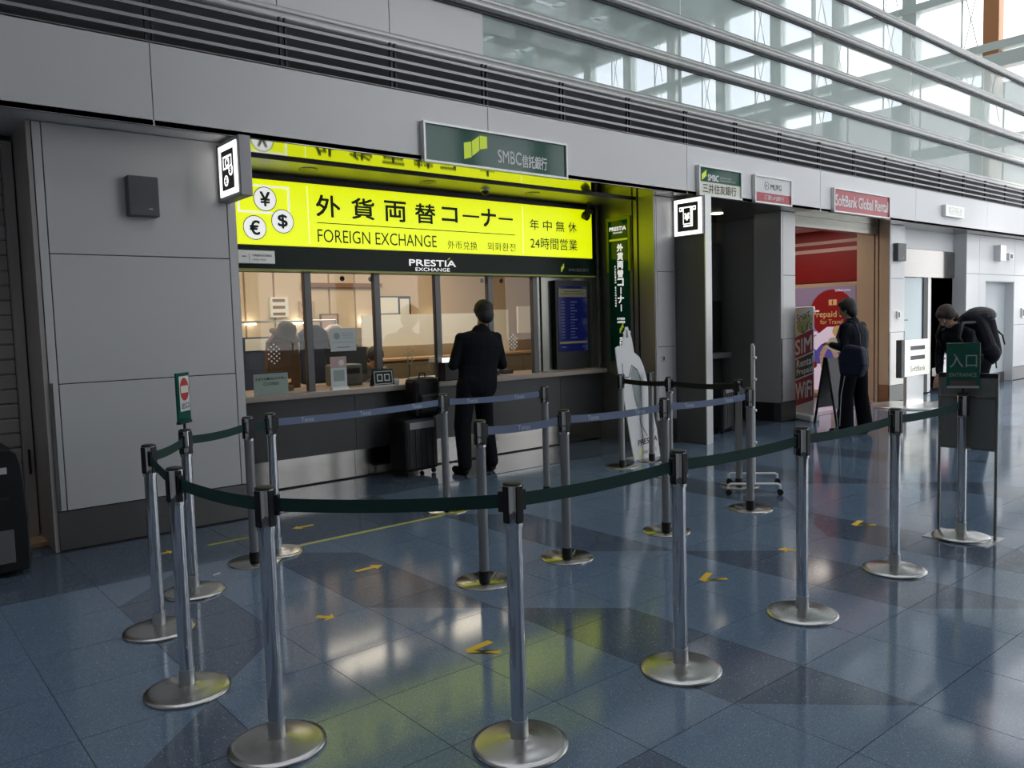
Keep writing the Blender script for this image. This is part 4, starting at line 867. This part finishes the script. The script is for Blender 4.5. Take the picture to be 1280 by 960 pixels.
# coat rail
s = thing('coat_rail', 'metal coat rail holding garments at the left of the booth', 'rack', (3.9, 8.9, 0))
for x in (-.75, .75): MB().tube([(x, 0, 0), (x, 0, 1.60)], .014, m_alu).build('upright', s)
MB().tube([(-.75, 0, 1.6), (.75, 0, 1.6)], .012, m_alu).build('rail', s); MB().box(-.78, .78, -.2, .2, 0, .03, m_dk).build('base', s)
def coat(x, y, m, label, w=.2, L=.85, top=1.55):
    s = thing('hanging_coat', label, 'coat', (x, y, top-L))
    MB().prism([(-w*.8, 0), (w*.8, 0), (w, L*.55), (w*.85, L*.86), (w*.25, L), (-w*.25, L), (-w*.85, L*.86), (-w, L*.55)], (0, -.06, 0), (1, 0, 0), (0, 0, 1), (0, 1, 0), .12, m).build('cloth', s, .03)
    MB().tube([(0, 0, L-.01), (0, 0, L+.05), (.02, 0, L+.07)], .004, m_alu, 6).build('hanger_hook', s)
coat(3.75, 8.45, m_brownc, 'brown coat hanging beside the hat in the booth', .2, .9, 1.5); coat(4.35, 8.9, m_bluec, 'navy coat on the rail behind the first mullion', .22, .7); coat(3.98, 8.9, m_white, 'white shirt on the rail in the booth', .18, .5); coat(4.62, 8.9, m_white, 'second white shirt at the right end of the rail', .16, .45); coat(3.25, 8.9, m_bluec, 'dark blue patterned coat at the left end of the rail', .25, .6, 1.45)
o = MB().lathe([(.17, 0), (.168, .012), (.105, .03), (.10, .10), (.075, .14), (.0, .15)], m_olive, n=28).build('hat'); o.location = (3.72, 8.30, 1.44); o.rotation_euler = (.4, .25, 0); tag(o, 'olive brimmed hat hanging over the brown coat', 'hat')
# items on and above the counter
s = thing('closed_sign', 'pale green closed notice card standing on the left of the counter', 'sign', (3.04, 7.13, .905))
MB().box(-.165, .165, -.003, .003, 0, .205, m_paperg).build('card', s); MB().box(-.17, .17, -.008, .008, .200, .212, m_dk).box(-.1, .1, -.002, .05, 0, .004, m_paperg).build('holder', s)
p = Print((0, -.003, 0), (1, 0, 0), (0, 0, 1), (0, -1, 0)); p.text('となりの窓口にどうぞ→', -.145, .145, .14, .165, m_ink, .02); p.text('CLOSED', -.075, .075, .092, .118, m_ink, .01); p.build('lettering', s)
s = thing('paper_notice', 'pale notice sheet taped on the second glass pane', 'notice', (3.83, 7.19, 1.275)); MB().box(-.14, .14, -.002, 0, 0, .225, m_paper).build('sheet', s)
p = Print((0, -.002, 0), (1, 0, 0), (0, 0, 1), (0, -1, 0)); p.disc(-.07, .15, .035, m_paperg); p.rect(-.12, .12, .085, .09, m_sh)
for k in range(3): p.rect(-.02, .11, .13+k*.022, .135+k*.022, m_sh)
p.rect(-.07, .07, .035, .042, m_line); p.build('lettering', s)
s = thing('leaflet_stand', 'clear leaflet holder with pink and green leaflet below the notice sheet', 'leaflet', (3.74, 7.14, .905), 0); MB().box(-.085, .085, -.002, .006, .02, .32, m_paper).build('leaflet', s); MB().box(-.09, .09, -.03, .03, 0, .02, m_alu).build('holder', s)
p = Print((0, -.002, 0), (1, 0, 0), (0, 0, 1), (0, -1, 0)); p.rect(-.085, .085, .21, .32, m_pinks); p.disc(.03, .26, .03, m_white, .002); p.rect(-.06, .06, .08, .19, m_paperg); p.build('leaflet_print', s)
s = thing('card_stand', 'dark green tilted card stand on the counter before the clerk', 'sign', (4.22, 7.12, .905), -.1)
MB().prism([(-.02, 0), (.09, 0), (.0, .17)], (-.11, 0, 0), (0, 1, 0), (0, 0, 1), (1, 0, 0), .22, m_greend).build('wedge', s); MB().box(-.12, .12, -.045, -.02, 0, .012, m_white).build('base_lip', s)
p = Print((0, -.022, 0), (1, 0, 0), (0, .12, 1), (0, -1, .12)); p.frame(-.07, -.01, .05, .12, .01, m_white, .003); p.frame(.01, .07, .05, .12, .01, m_white, .003); p.frame(-.10, .10, .02, .15, .006, m_white, .002); p.build('lettering', s)
for x, lab in ((2.76, 'white cup left on the counter by the grey wall'), (4.37, 'white round bell on the counter beside the card stand')):
    o = MB().lathe([(.028, 0), (.036, .02), (.036, .05), (.02, .065), (0, .068)], m_white, n=20).build('small_pot'); o.location = (x, 7.12, .905); tag(o, lab, 'cup')
s = thing('payment_terminal', 'black payment terminal with a small lit screen left of the customer', 'device', (5.08, 7.12, .905)); MB().box(-.13, .13, -.05, .06, 0, .2, m_blk).build('body', s, .01); MB().box(-.15, -.03, -.052, -.04, .20, .25, m_lbox).build('lit_screen', s)
s = thing('black_backpack', 'black backpack standing on the suitcase left of the customer', 'bag', (4.55, 6.90, .58)); MB().box(-.16, .16, -.11, .11, 0, .40, m_blk).build('body', s, .05); MB().box(-.12, .12, -.15, -.10, .05, .24, m_dk).build('pocket', s, .03); MB().tube([(-.04, 0, .39), (-.03, 0, .44), (.03, 0, .44), (.04, 0, .39)], .008, m_blk).build('handle', s)
s = thing('rate_tower', 'tall narrow black slotted leaflet tower on the counter right of the customer', 'rack', (5.83, 7.35, .905)); MB().box(-.07, .07, -.04, .04, 0, .50, m_blk).build('frame', s, .004)
for k in range(7): MB().box(-.055, .055, -.046, -.04, .05+k*.062, .085+k*.062, m_paperg).build('slot_card', s)
s = thing('paper_tray', 'stack of orange and brown papers on the desk at the left of the booth', 'papers', (3.25, 7.55, .905)); MB().box(-.16, .16, -.1, .1, 0, .05, m_cab).build('tray', s); MB().prism([(-.14, -.08), (.1, -.1), (.18, .0), (.02, .1), (-.15, .06)], (0, 0, .08), (1, 0, 0), (0, 1, 0), (0, 0, 1), .03, m_postg).build('envelope', s); MB().box(-.13, .12, -.07, .08, .05, .08, m_wood).build('paper_stack', s)
s = thing('wall_picture', 'small picture in a black frame with a white chart on the rear booth wall', 'picture', (6.7, 10.73, 1.66)); MB().box(-.02, .2, -.02, .0, 0, .3, m_blk).build('frame', s); MB().box(.005, .17, -.024, -.018, .03, .27, m_inwh).build('picture_sheet', s); MB().box(-.34, -.03, -.02, 0, .05, .29, m_inwh).build('chart', s); MB().box(-.34, .2, -.022, 0, .29, .31, m_dk).build('rail', s)
for i, x in enumerate((3.2, 4.25, 4.95, 6.0, 7.25)):  # row of bright dots set as small glowing blocks
    o = bx('glow_block', x, x+.13, 10.66, 10.74, 1.58, 1.62, m_lampw); tag(o, 'small rectangular glowing block on the rear booth wall, '+['at the far left of the row', 'second from the left', 'in the middle of the row', 'second from the right', 'at the far right of the row'][i], 'lamp', 'small glowing blocks in a row on the rear booth wall')
o = bx('brown_wall_rail', 5.1, 6.4, 10.70, 10.74, 2.1, 2.16, m_brown); tag(o, 'brown horizontal rail high on the rear booth wall', 'rail')
o = bx('brown_noticeboard', 5.65, 6.1, 10.68, 10.74, 1.0, 1.5, m_cab); tag(o, 'dark brown board on the rear booth wall', 'notice board')
def notice(x0, x1, z0, z1, label, m, rows=0, fr=None):
    b = ((x0+x1)/2, 10.73, z0); q = thing('wall_notice', label, 'notice', b)
    part('notice_sheet', b, q, x0, x1, 10.715, 10.755, z0, z1, m)
    if fr: 
        for a in ((x0-.015, x1+.015, z1, z1+.015), (x0-.015, x1+.015, z0-.015, z0), (x0-.015, x0, z0, z1), (x1, x1+.015, z0, z1)): part('frame', b, q, a[0], a[1], 10.71, 10.755, a[2], a[3], fr)
    if rows:
        p = front(10.715, b)
        for k in range(rows): p.rect(x0+.03, x1-.05, z1-.07-k*(z1-z0)/rows, z1-.03-k*(z1-z0)/rows, m_brown)
        p.build('notice_print', q)
notice(4.62, 4.88, 1.68, 1.96, 'notice with three dark lines on the rear booth wall behind the first mullion', m_inwh, 3)
notice(5.38, 5.63, 1.48, 1.70, 'small framed sheet on the rear booth wall above the paper notice', m_pinks, 0, m_cab)
notice(5.05, 5.28, 1.66, 1.90, 'pale brown sheet on the rear booth wall left of the rail', m_tan, 2)
notice(2.75, 2.98, 1.75, 2.02, 'small tan sheet on the rear booth wall at the far left', m_tan, 2)
s = thing('patterned_screen', 'dark blue patterned panel standing at the far left of the booth', 'panel', (4.15, 9.9, 0)); MB().box(-.3, .22, -.02, .02, .1, 1.42, m_bluec).build('panel', s, .01); MB().box(-.25, .17, -.03, -.02, 1.25, 1.40, m_inwh).build('top_strip', s); MB().box(-.3, .22, -.12, .12, 0, .1, m_dk).build('base', s)
for x, zz2, lab in ((3.87, 2.03, 'first'), (4.19, 2.03, 'second'), (5.62, 2.06, 'third'), (5.90, 2.06, 'fourth')):
    o = MB().lathe([(.0, 0), (.022, .0), (.026, .006), (.026, .012), (.0, .014)], m_dk, n=16).build('glass_disc'); o.location = (x, 7.24, 1.99); o.rotation_euler = (PI/2, 0, 0); tag(o, lab+' small dark round disc from the left hanging high behind the glass', 'disc', 'round discs behind the glass')
s = thing('desk_printer', 'grey desk printer below the paper notice behind the glass', 'printer', (4.05, 7.62, .905)); MB().box(-.16, .16, -.12, .12, 0, .22, m_bgrey).build('body', s, .02); MB().box(-.12, .12, -.125, -.118, .12, .18, m_blk).build('paper_slot', s)
o = bx('desk_papers', 4.9, 5.4, 7.42, 7.7, .906, .93, m_paper); tag(o, 'flat stack of papers on the worktop behind the clerk window', 'papers')
s = thing('desk_phone', 'black desk phone on the worktop near the right pane', 'phone', (6.1, 7.5, .905)); MB().box(-.09, .09, -.1, .1, 0, .05, m_blk).build('body', s, .01); MB().tube([(-.07, -.09, .07), (-.07, .09, .07)], .02, m_blk).build('handset', s)
s = thing('desk_monitor', 'black computer monitor on the clerk desk in the booth', 'monitor', (4.45, 8.3, .84)); MB().box(-.26, .26, -.02, .02, .12, .44, m_blk).build('screen', s, .006); MB().box(-.1, .1, -.08, .08, 0, .012, m_blk).box(-.02, .02, 0, .03, .01, .14, m_blk).build('stand', s)
# ---------------------------------------------------------------- people
def capsule(mb, p0, p1, r0, r1, n=14, sq=None):
    p0, p1 = Vector(p0), Vector(p1); d = p1-p0; L = d.length; d = d/L if L > 1e-6 else Vector((0, 0, 1))
    u = Vector((1, 0, 0)) if abs(d.x) < .8 else Vector((0, 1, 0)); u = (u-d*u.dot(d)).normalized(); w = d.cross(u); rows = []
    for k in range(5): a = -PI/2+PI/2*k/4; rows.append((p0+d*(r0*math.sin(a)), r0*math.cos(a)))
    for k in range(5): a = PI/2*k/4; rows.append((p1+d*(r1*math.sin(a)), r1*math.cos(a)))
    vs = []; fs = []
    for c, r in rows:
        r = max(r, .0004)
        for k in range(n):
            a = 2*PI*k/n; o = (u*math.cos(a)+w*math.sin(a))*r
            if sq: o = Vector((o.x*sq[0], o.y*sq[1], o.z))
            vs.append(c+o)
    R = len(rows)
    for j in range(R-1):
        for k in range(n): fs.append((j*n+k, j*n+(k+1) % n, (j+1)*n+(k+1) % n, (j+1)*n+k))
    fs += [tuple(range(n))[::-1], tuple(range((R-1)*n, R*n))]
    mb.add(vs, fs, m_skin)
def ell(mb, c, r, n=18, rot=None):
    c = Vector(c); vs = []; fs = []; m = n//2
    for j in range(1, m):
        for k in range(n):
            v = Vector((r[0]*math.sin(PI*j/m)*math.cos(2*PI*k/n), r[1]*math.sin(PI*j/m)*math.sin(2*PI*k/n), r[2]*math.cos(PI*j/m)))
            if rot: v = rot @ v
            vs.append(c+v)
    top = Vector((0, 0, r[2])); bot = Vector((0, 0, -r[2]))
    if rot: top, bot = rot @ top, rot @ bot
    vs += [c+top, c+bot]; T = len(vs)-2
    for j in range(m-2):
        for k in range(n): fs.append((j*n+k, j*n+(k+1) % n, (j+1)*n+(k+1) % n, (j+1)*n+k))
    for k in range(n): fs.append((T, (k+1) % n, k)); fs.append((T+1, (m-2)*n+k, (m-2)*n+(k+1) % n))
    mb.add(vs, fs, m_skin)
def fuse(mb, name, mt, parent, voxel=.012, smooth=4):
    mb.m = [mt]; mb.mi = [0]*len(mb.f); o = mb.build(name, None)
    r = o.modifiers.new('r', 'REMESH'); r.mode = 'VOXEL'; r.voxel_size = voxel; r.use_smooth_shade = True
    s = o.modifiers.new('s', 'SMOOTH'); s.iterations = smooth; s.factor = .5
    dg = bpy.context.evaluated_depsgraph_get(); me = bpy.data.meshes.new_from_object(o.evaluated_get(dg)); me.name = name
    old = o.data; o.modifiers.clear(); o.data = me; bpy.data.meshes.remove(old); me.materials.clear(); me.materials.append(mt); o.parent = parent
    return o
def hand(mb, w, d, palm_n, side):
    """hand at wrist w pointing along d, palm normal palm_n; side = thumb direction"""
    w, d, pn, sd = Vector(w), Vector(d).normalized(), Vector(palm_n).normalized(), Vector(side).normalized()
    for k in (-1, 0, 1): capsule(mb, w+sd*k*.018, w+d*.085+sd*k*.026, .017, .0155, 8)
    for k, L in ((-1.5, .058), (-.5, .072), (.5, .078), (1.5, .068)):
        a = w+d*.088+sd*k*.0205; q = a+d*L*.5+pn*.012; e = q+d*L*.35+pn*.03
        capsule(mb, a, q, .0095, .009, 8); capsule(mb, q, e, .009, .0078, 8)
    a = w+d*.02+sd*.03; q = a+d*.035+sd*.028+pn*.012; capsule(mb, a, q, .012, .0105, 8); capsule(mb, q, q+d*.032+pn*.012, .010, .0085, 8)
def person(name, label, loc, rz, J, jacket, trouser, hair, shoe, shirt=None, hsc=1.0, bodyw=1.0):
    """J: joints in local coordinates (x right, y forward): hip, chest, neck, head, head_rot, arms [(sh, el, wr, handdir)], legs [(hip, knee, ankle, toe)]"""
    s = thing(name, label, 'person', loc, rz)
    V = Vector; hip, chest, neck, hd = V(J['hip']), V(J['chest']), V(J['neck']), V(J['head']); HR = J.get('hrot', Matrix.Identity(3))
    b = MB()
    capsule(b, hip-V((.07, 0, 0)), hip+V((.07, 0, 0)), .10, .10); capsule(b, hip, (hip+chest)/2, .125, .12, sq=(1.15, .85)); capsule(b, (hip+chest)/2, chest, .12, .14, sq=(1.2, .85))
    capsule(b, chest, neck-(neck-chest)*.15, .125, .075, sq=(1.25, .85)); capsule(b, neck-(neck-chest)*.2, hd-V((0, 0, .03)), .056, .052)
    ell(b, hd+HR @ V((0, -.01, .02))*hsc, (.079, .096, .102), rot=HR); ell(b, hd+HR @ V((0, .022, -.045)), (.056, .066, .062), rot=HR)
    capsule(b, hd+HR @ V((0, .088, .012)), hd+HR @ V((0, .106, -.016)), .009, .014, 8); capsule(b, hd+HR @ V((-.02, .086, -.055)), hd+HR @ V((.02, .086, -.055)), .008, .008, 8)
    capsule(b, hd+HR @ V((-.035, .078, .028)), hd+HR @ V((.035, .078, .028)), .012, .012, 8)
    for q in (-1, 1): ell(b, hd+HR @ V((q*.078, -.008, -.005)), (.010, .022, .032), 10, HR)
    for sh_, el_, wr_, hdr, pn, tside in J['arms']:
        capsule(b, sh_, el_, .044, .038); capsule(b, el_, wr_, .040, .027); hand(b, wr_, hdr, pn, tside)
        capsule(b, chest+V((0, 0, .05)), sh_, .07, .055)
    for hp, kn, an, toe in J['legs']:
        capsule(b, hp, kn, .085, .055); capsule(b, kn, an, .055, .038); capsule(b, V(an)-V((0, 0, .03)), toe, .036, .028)
    fuse(b, 'body', m_skin, s, .0085, 2)
    for q in (-1, 1):
        e = MB(); ell(e, hd+HR @ V((q*.031, .082, .012)), (.012, .008, .009), 10, HR); e.m = [m_eye]; e.build('eye', s)
        e = MB(); ell(e, hd+HR @ V((q*.031, .0895, .012)), (.005, .003, .006), 8, HR); e.m = [m_inkb]; e.build('pupil', s)
    h = MB(); ell(h, hd+HR @ V((0, -.025, .040)), (.100, .104, .106), rot=HR); ell(h, hd+HR @ V((0, -.050, -.02)), (.090, .070, .096), rot=HR); ell(h, hd+HR @ V((0, .03, .085)), (.066, .066, .046), rot=HR)
    for q in (-1, 1): capsule(h, hd+HR @ V((q*.078, .02, .05)), hd+HR @ V((q*.08, -.015, -.01)), .016, .012, 8)
    rnd = random.Random(3)
    for k in range(34):
        a = rnd.uniform(0, 2*PI); e = rnd.uniform(.25, 1.4); dv = V((math.cos(a)*math.cos(e)*.088, math.sin(a)*math.cos(e)*.095-.02, math.sin(e)*.095+.04)); capsule(h, hd+HR @ dv, hd+HR @ (dv*1.06+V((0, -.01, -.008))), .014, .006, 6)
    fuse(h, 'hair', hair, s, .007, 2)
    c = MB(); g = .018
    capsule(c, hip+V((0, 0, -.06)), (hip+chest)/2, .135+g, .13+g, sq=(1.18*bodyw, .88)); capsule(c, (hip+chest)/2, chest, .13+g, .145+g, sq=(1.22*bodyw, .9)); capsule(c, chest, neck-(neck-chest)*.25, .135+g, .07+g, sq=(1.25, .9))
    capsule(c, neck-(neck-chest)*.25, neck, .07, .062)
    for sh_, el_, wr_, *_ in J['arms']:
        capsule(c, sh_, el_, .056, .052); capsule(c, el_, V(el_).lerp(V(wr_), .93), .052, .040); capsule(c, chest+V((0, 0, .05)), sh_, .10, .060); capsule(c, neck-V((0, 0, .05)), sh_, .055, .052)
    fuse(c, 'jacket', jacket, s, .011, 3)
    c = MB(); capsule(c, hip-V((.075, 0, 0)), hip+V((.075, 0, 0)), .125, .125)
    for hp, kn, an, toe in J['legs']: capsule(c, hp, kn, .105, .088); capsule(c, kn, V(an)+V((0, 0, .01)), .088, .092 if trouser is not m_suit else .070)
    fuse(c, 'trousers', trouser, s, .011, 3)
    for hp, kn, an, toe in J['legs']:
        c = MB(); A = V((an[0], an[1], .045)); T = V((toe[0], toe[1], .038)); capsule(c, A, T, .046, .040, sq=(1, 1)); capsule(c, A, V(an), .045, .044); o = fuse(c, 'shoe', shoe, s, .008, 2)
        for v in o.data.vertices:
            if v.co.z < .006: v.co.z = .001
    return s
R3 = lambda a, ax: Matrix.Rotation(a, 3, ax)
# customer in the suit, seen from behind
person('person', 'person in a black suit seen from behind at the exchange counter', (4.86, 6.47, 0), -.15, dict(
    hip=(.06, 0, .93), chest=(.12, .03, 1.28), neck=(.16, .05, 1.46), head=(.20, .08, 1.605), hrot=R3(-.25, 'X') @ R3(-.1, 'Z'),
    arms=[((-.09, .04, 1.365), (-.19, .03, 1.10), (-.04, .27, 1.12), (.4, .9, .1), (0, 0, -1), (1, 0, 0)), ((.32, .04, 1.36), (.38, .03, 1.08), (.26, .26, 1.10), (-.4, .9, .1), (0, 0, -1), (-1, 0, 0))],
    legs=[((-.06, 0, .9), (-.11, .02, .50), (-.13, -.04, .09), (-.15, .13, .035)), ((.12, 0, .9), (.16, .04, .50), (.20, 0, .09), (.23, .17, .035))]), m_suit, m_suit, m_hair, m_shoe, bodyw=1.22)
# man with shoulder bag in front of the poster
mp = (9.66, 4.95, 0)
ms_ = person('person', 'person in dark jacket and wide trousers standing before the shop poster', mp, -.05, dict(
    hip=(0, 0, .92), chest=(0, .02, 1.24), neck=(0, .04, 1.43), head=(0, .10, 1.55), hrot=R3(-.3, 'X') @ R3(.15, 'Z'),
    arms=[((-.19, .02, 1.34), (-.25, .0, 1.08), (-.12, .25, 1.12), (.3, .9, .2), (0, 0, -1), (1, 0, 0)), ((.19, .02, 1.34), (.25, .02, 1.08), (.14, .26, 1.10), (-.3, .9, .2), (0, 0, -1), (-1, 0, 0))],
    legs=[((-.09, 0, .9), (-.12, .05, .50), (-.14, .03, .09), (-.16, .21, .035)), ((.09, 0, .9), (.12, -.01, .50), (.14, -.06, .09), (.16, .12, .035))]), m_puff, m_trou, m_hair, m_shoe, bodyw=1.3)
for sx, yy in ((-1, .05), (1, -.02)): MB().tube([(sx*.198, .0, .82), (sx*.222, yy, .5), (sx*.238, yy*1.2, .12)], .006, m_sh, 6).build('trouser_stripe', ms_)
for sx, yy in ((-.15, .04), (.15, -.05)):
    for k in range(3): MB().tube([(sx-.043, yy+.05+k*.03, .07), (sx-.046, yy+.07+k*.03, .03)], .005, m_white, 5).build('shoe_stripe', ms_)
s = thing('shoulder_bag', 'dark navy shoulder bag hanging on the man before the poster', 'bag', (9.66, 4.95, 0), -.05)
MB().prism([(-.08, .76), (.18, .74), (.23, .90), (.20, 1.10), (-.02, 1.14), (-.11, .98)], (-.285, -.12, 0), (0, -1, 0), (0, 0, 1), (-1, 0, 0), .14, m_navy).build('body', s, .035)
MB().tube([(-.34, -.26, 1.12), (-.29, -.22, 1.26), (-.20, -.12, 1.38), (-.155, -.02, 1.415), (-.20, .07, 1.36), (-.30, .06, 1.22), (-.34, .0, 1.14)], .014, m_navy, 8).build('strap', s)
# clerk behind the glass, head bowed
person('person', 'dark-haired clerk sitting behind the glass with head bowed', (4.98, 8.75, -.33), PI, dict(
    hip=(0, -.1, .93), chest=(0, .05, 1.20), neck=(0, .10, 1.36), head=(0, .19, 1.46), hrot=R3(-.7, 'X'),
    arms=[((-.19, .06, 1.29), (-.24, .10, 1.05), (-.08, .28, 1.21), (.2, .9, 0), (0, 0, -1), (1, 0, 0)), ((.19, .06, 1.29), (.24, .10, 1.05), (.08, .28, 1.21), (-.2, .9, 0), (0, 0, -1), (-1, 0, 0))],
    legs=[((-.09, -.05, .9), (-.11, .33, .86), (-.12, .30, .45), (-.13, .44, .41)), ((.09, -.05, .9), (.11, .33, .86), (.12, .30, .45), (.13, .44, .41))]), m_box, m_trou, m_hair, m_shoe)
# traveller with a big backpack, bending forward
tr = (9.95, 3.78, 0)
ps = person('person', 'brown-haired traveller bending forward under a large backpack behind the entrance sign', tr, 1.15, dict(
    hip=(0, -.12, .88), chest=(0, .10, 1.18), neck=(0, .19, 1.34), head=(0, .27, 1.43), hrot=R3(-.75, 'X'),
    arms=[((-.19, .14, 1.24), (-.22, .16, .98), (-.12, .25, .78), (.1, .5, -.8), (0, 0, -1), (1, 0, 0)), ((.19, .14, 1.24), (.22, .16, .98), (.12, .25, .78), (-.1, .5, -.8), (0, 0, -1), (-1, 0, 0))],
    legs=[((-.09, -.12, .86), (-.10, -.04, .48), (-.11, -.12, .09), (-.12, .05, .035)), ((.09, -.12, .86), (.10, -.02, .48), (.11, -.1, .09), (.12, .07, .035))]), m_puff, m_trou, m_hairb, m_shoe)
bp = thing('hiking_backpack', 'large black hiking backpack with dangling straps on the bending traveller', 'backpack', tr, 1.15)
k = MB(); capsule(k, (0, -.22, 1.02), (0, -.08, 1.33), .17, .16, sq=(1.1, .9)); capsule(k, (0, -.34, 1.02), (0, -.24, 1.36), .13, .13); capsule(k, (-.1, -.2, 1.0), (.1, -.2, 1.0), .14, .14); fuse(k, 'pack_body', m_puff, bp, .012, 4)
k = MB(); ell(k, (0, -.20, 1.44), (.17, .16, .10)); k.m = [m_dk]; o = k.build('top_lid', bp)
rr = random.Random(5)
for i in range(9):
    x, y, z = rr.uniform(-.10, .10), -.40+rr.uniform(-.02, .03), rr.uniform(1.0, 1.3)
    MB().tube([(x, y+.05, z), (x*1.1, y-.02, z-.06), (x*1.15, y-.03+rr.uniform(-.03, .02), z-rr.uniform(.14, .26))], [.012, .010, .008], m_blk, 6).build('strap', bp)
for q in (-1, 1): MB().tube([(q*.12, .0, 1.36), (q*.15, .2, 1.36), (q*.16, .26, 1.2), (q*.17, .1, 1.02), (q*.15, -.1, .98)], .022, m_blk, 8).build('shoulder_strap', bp)
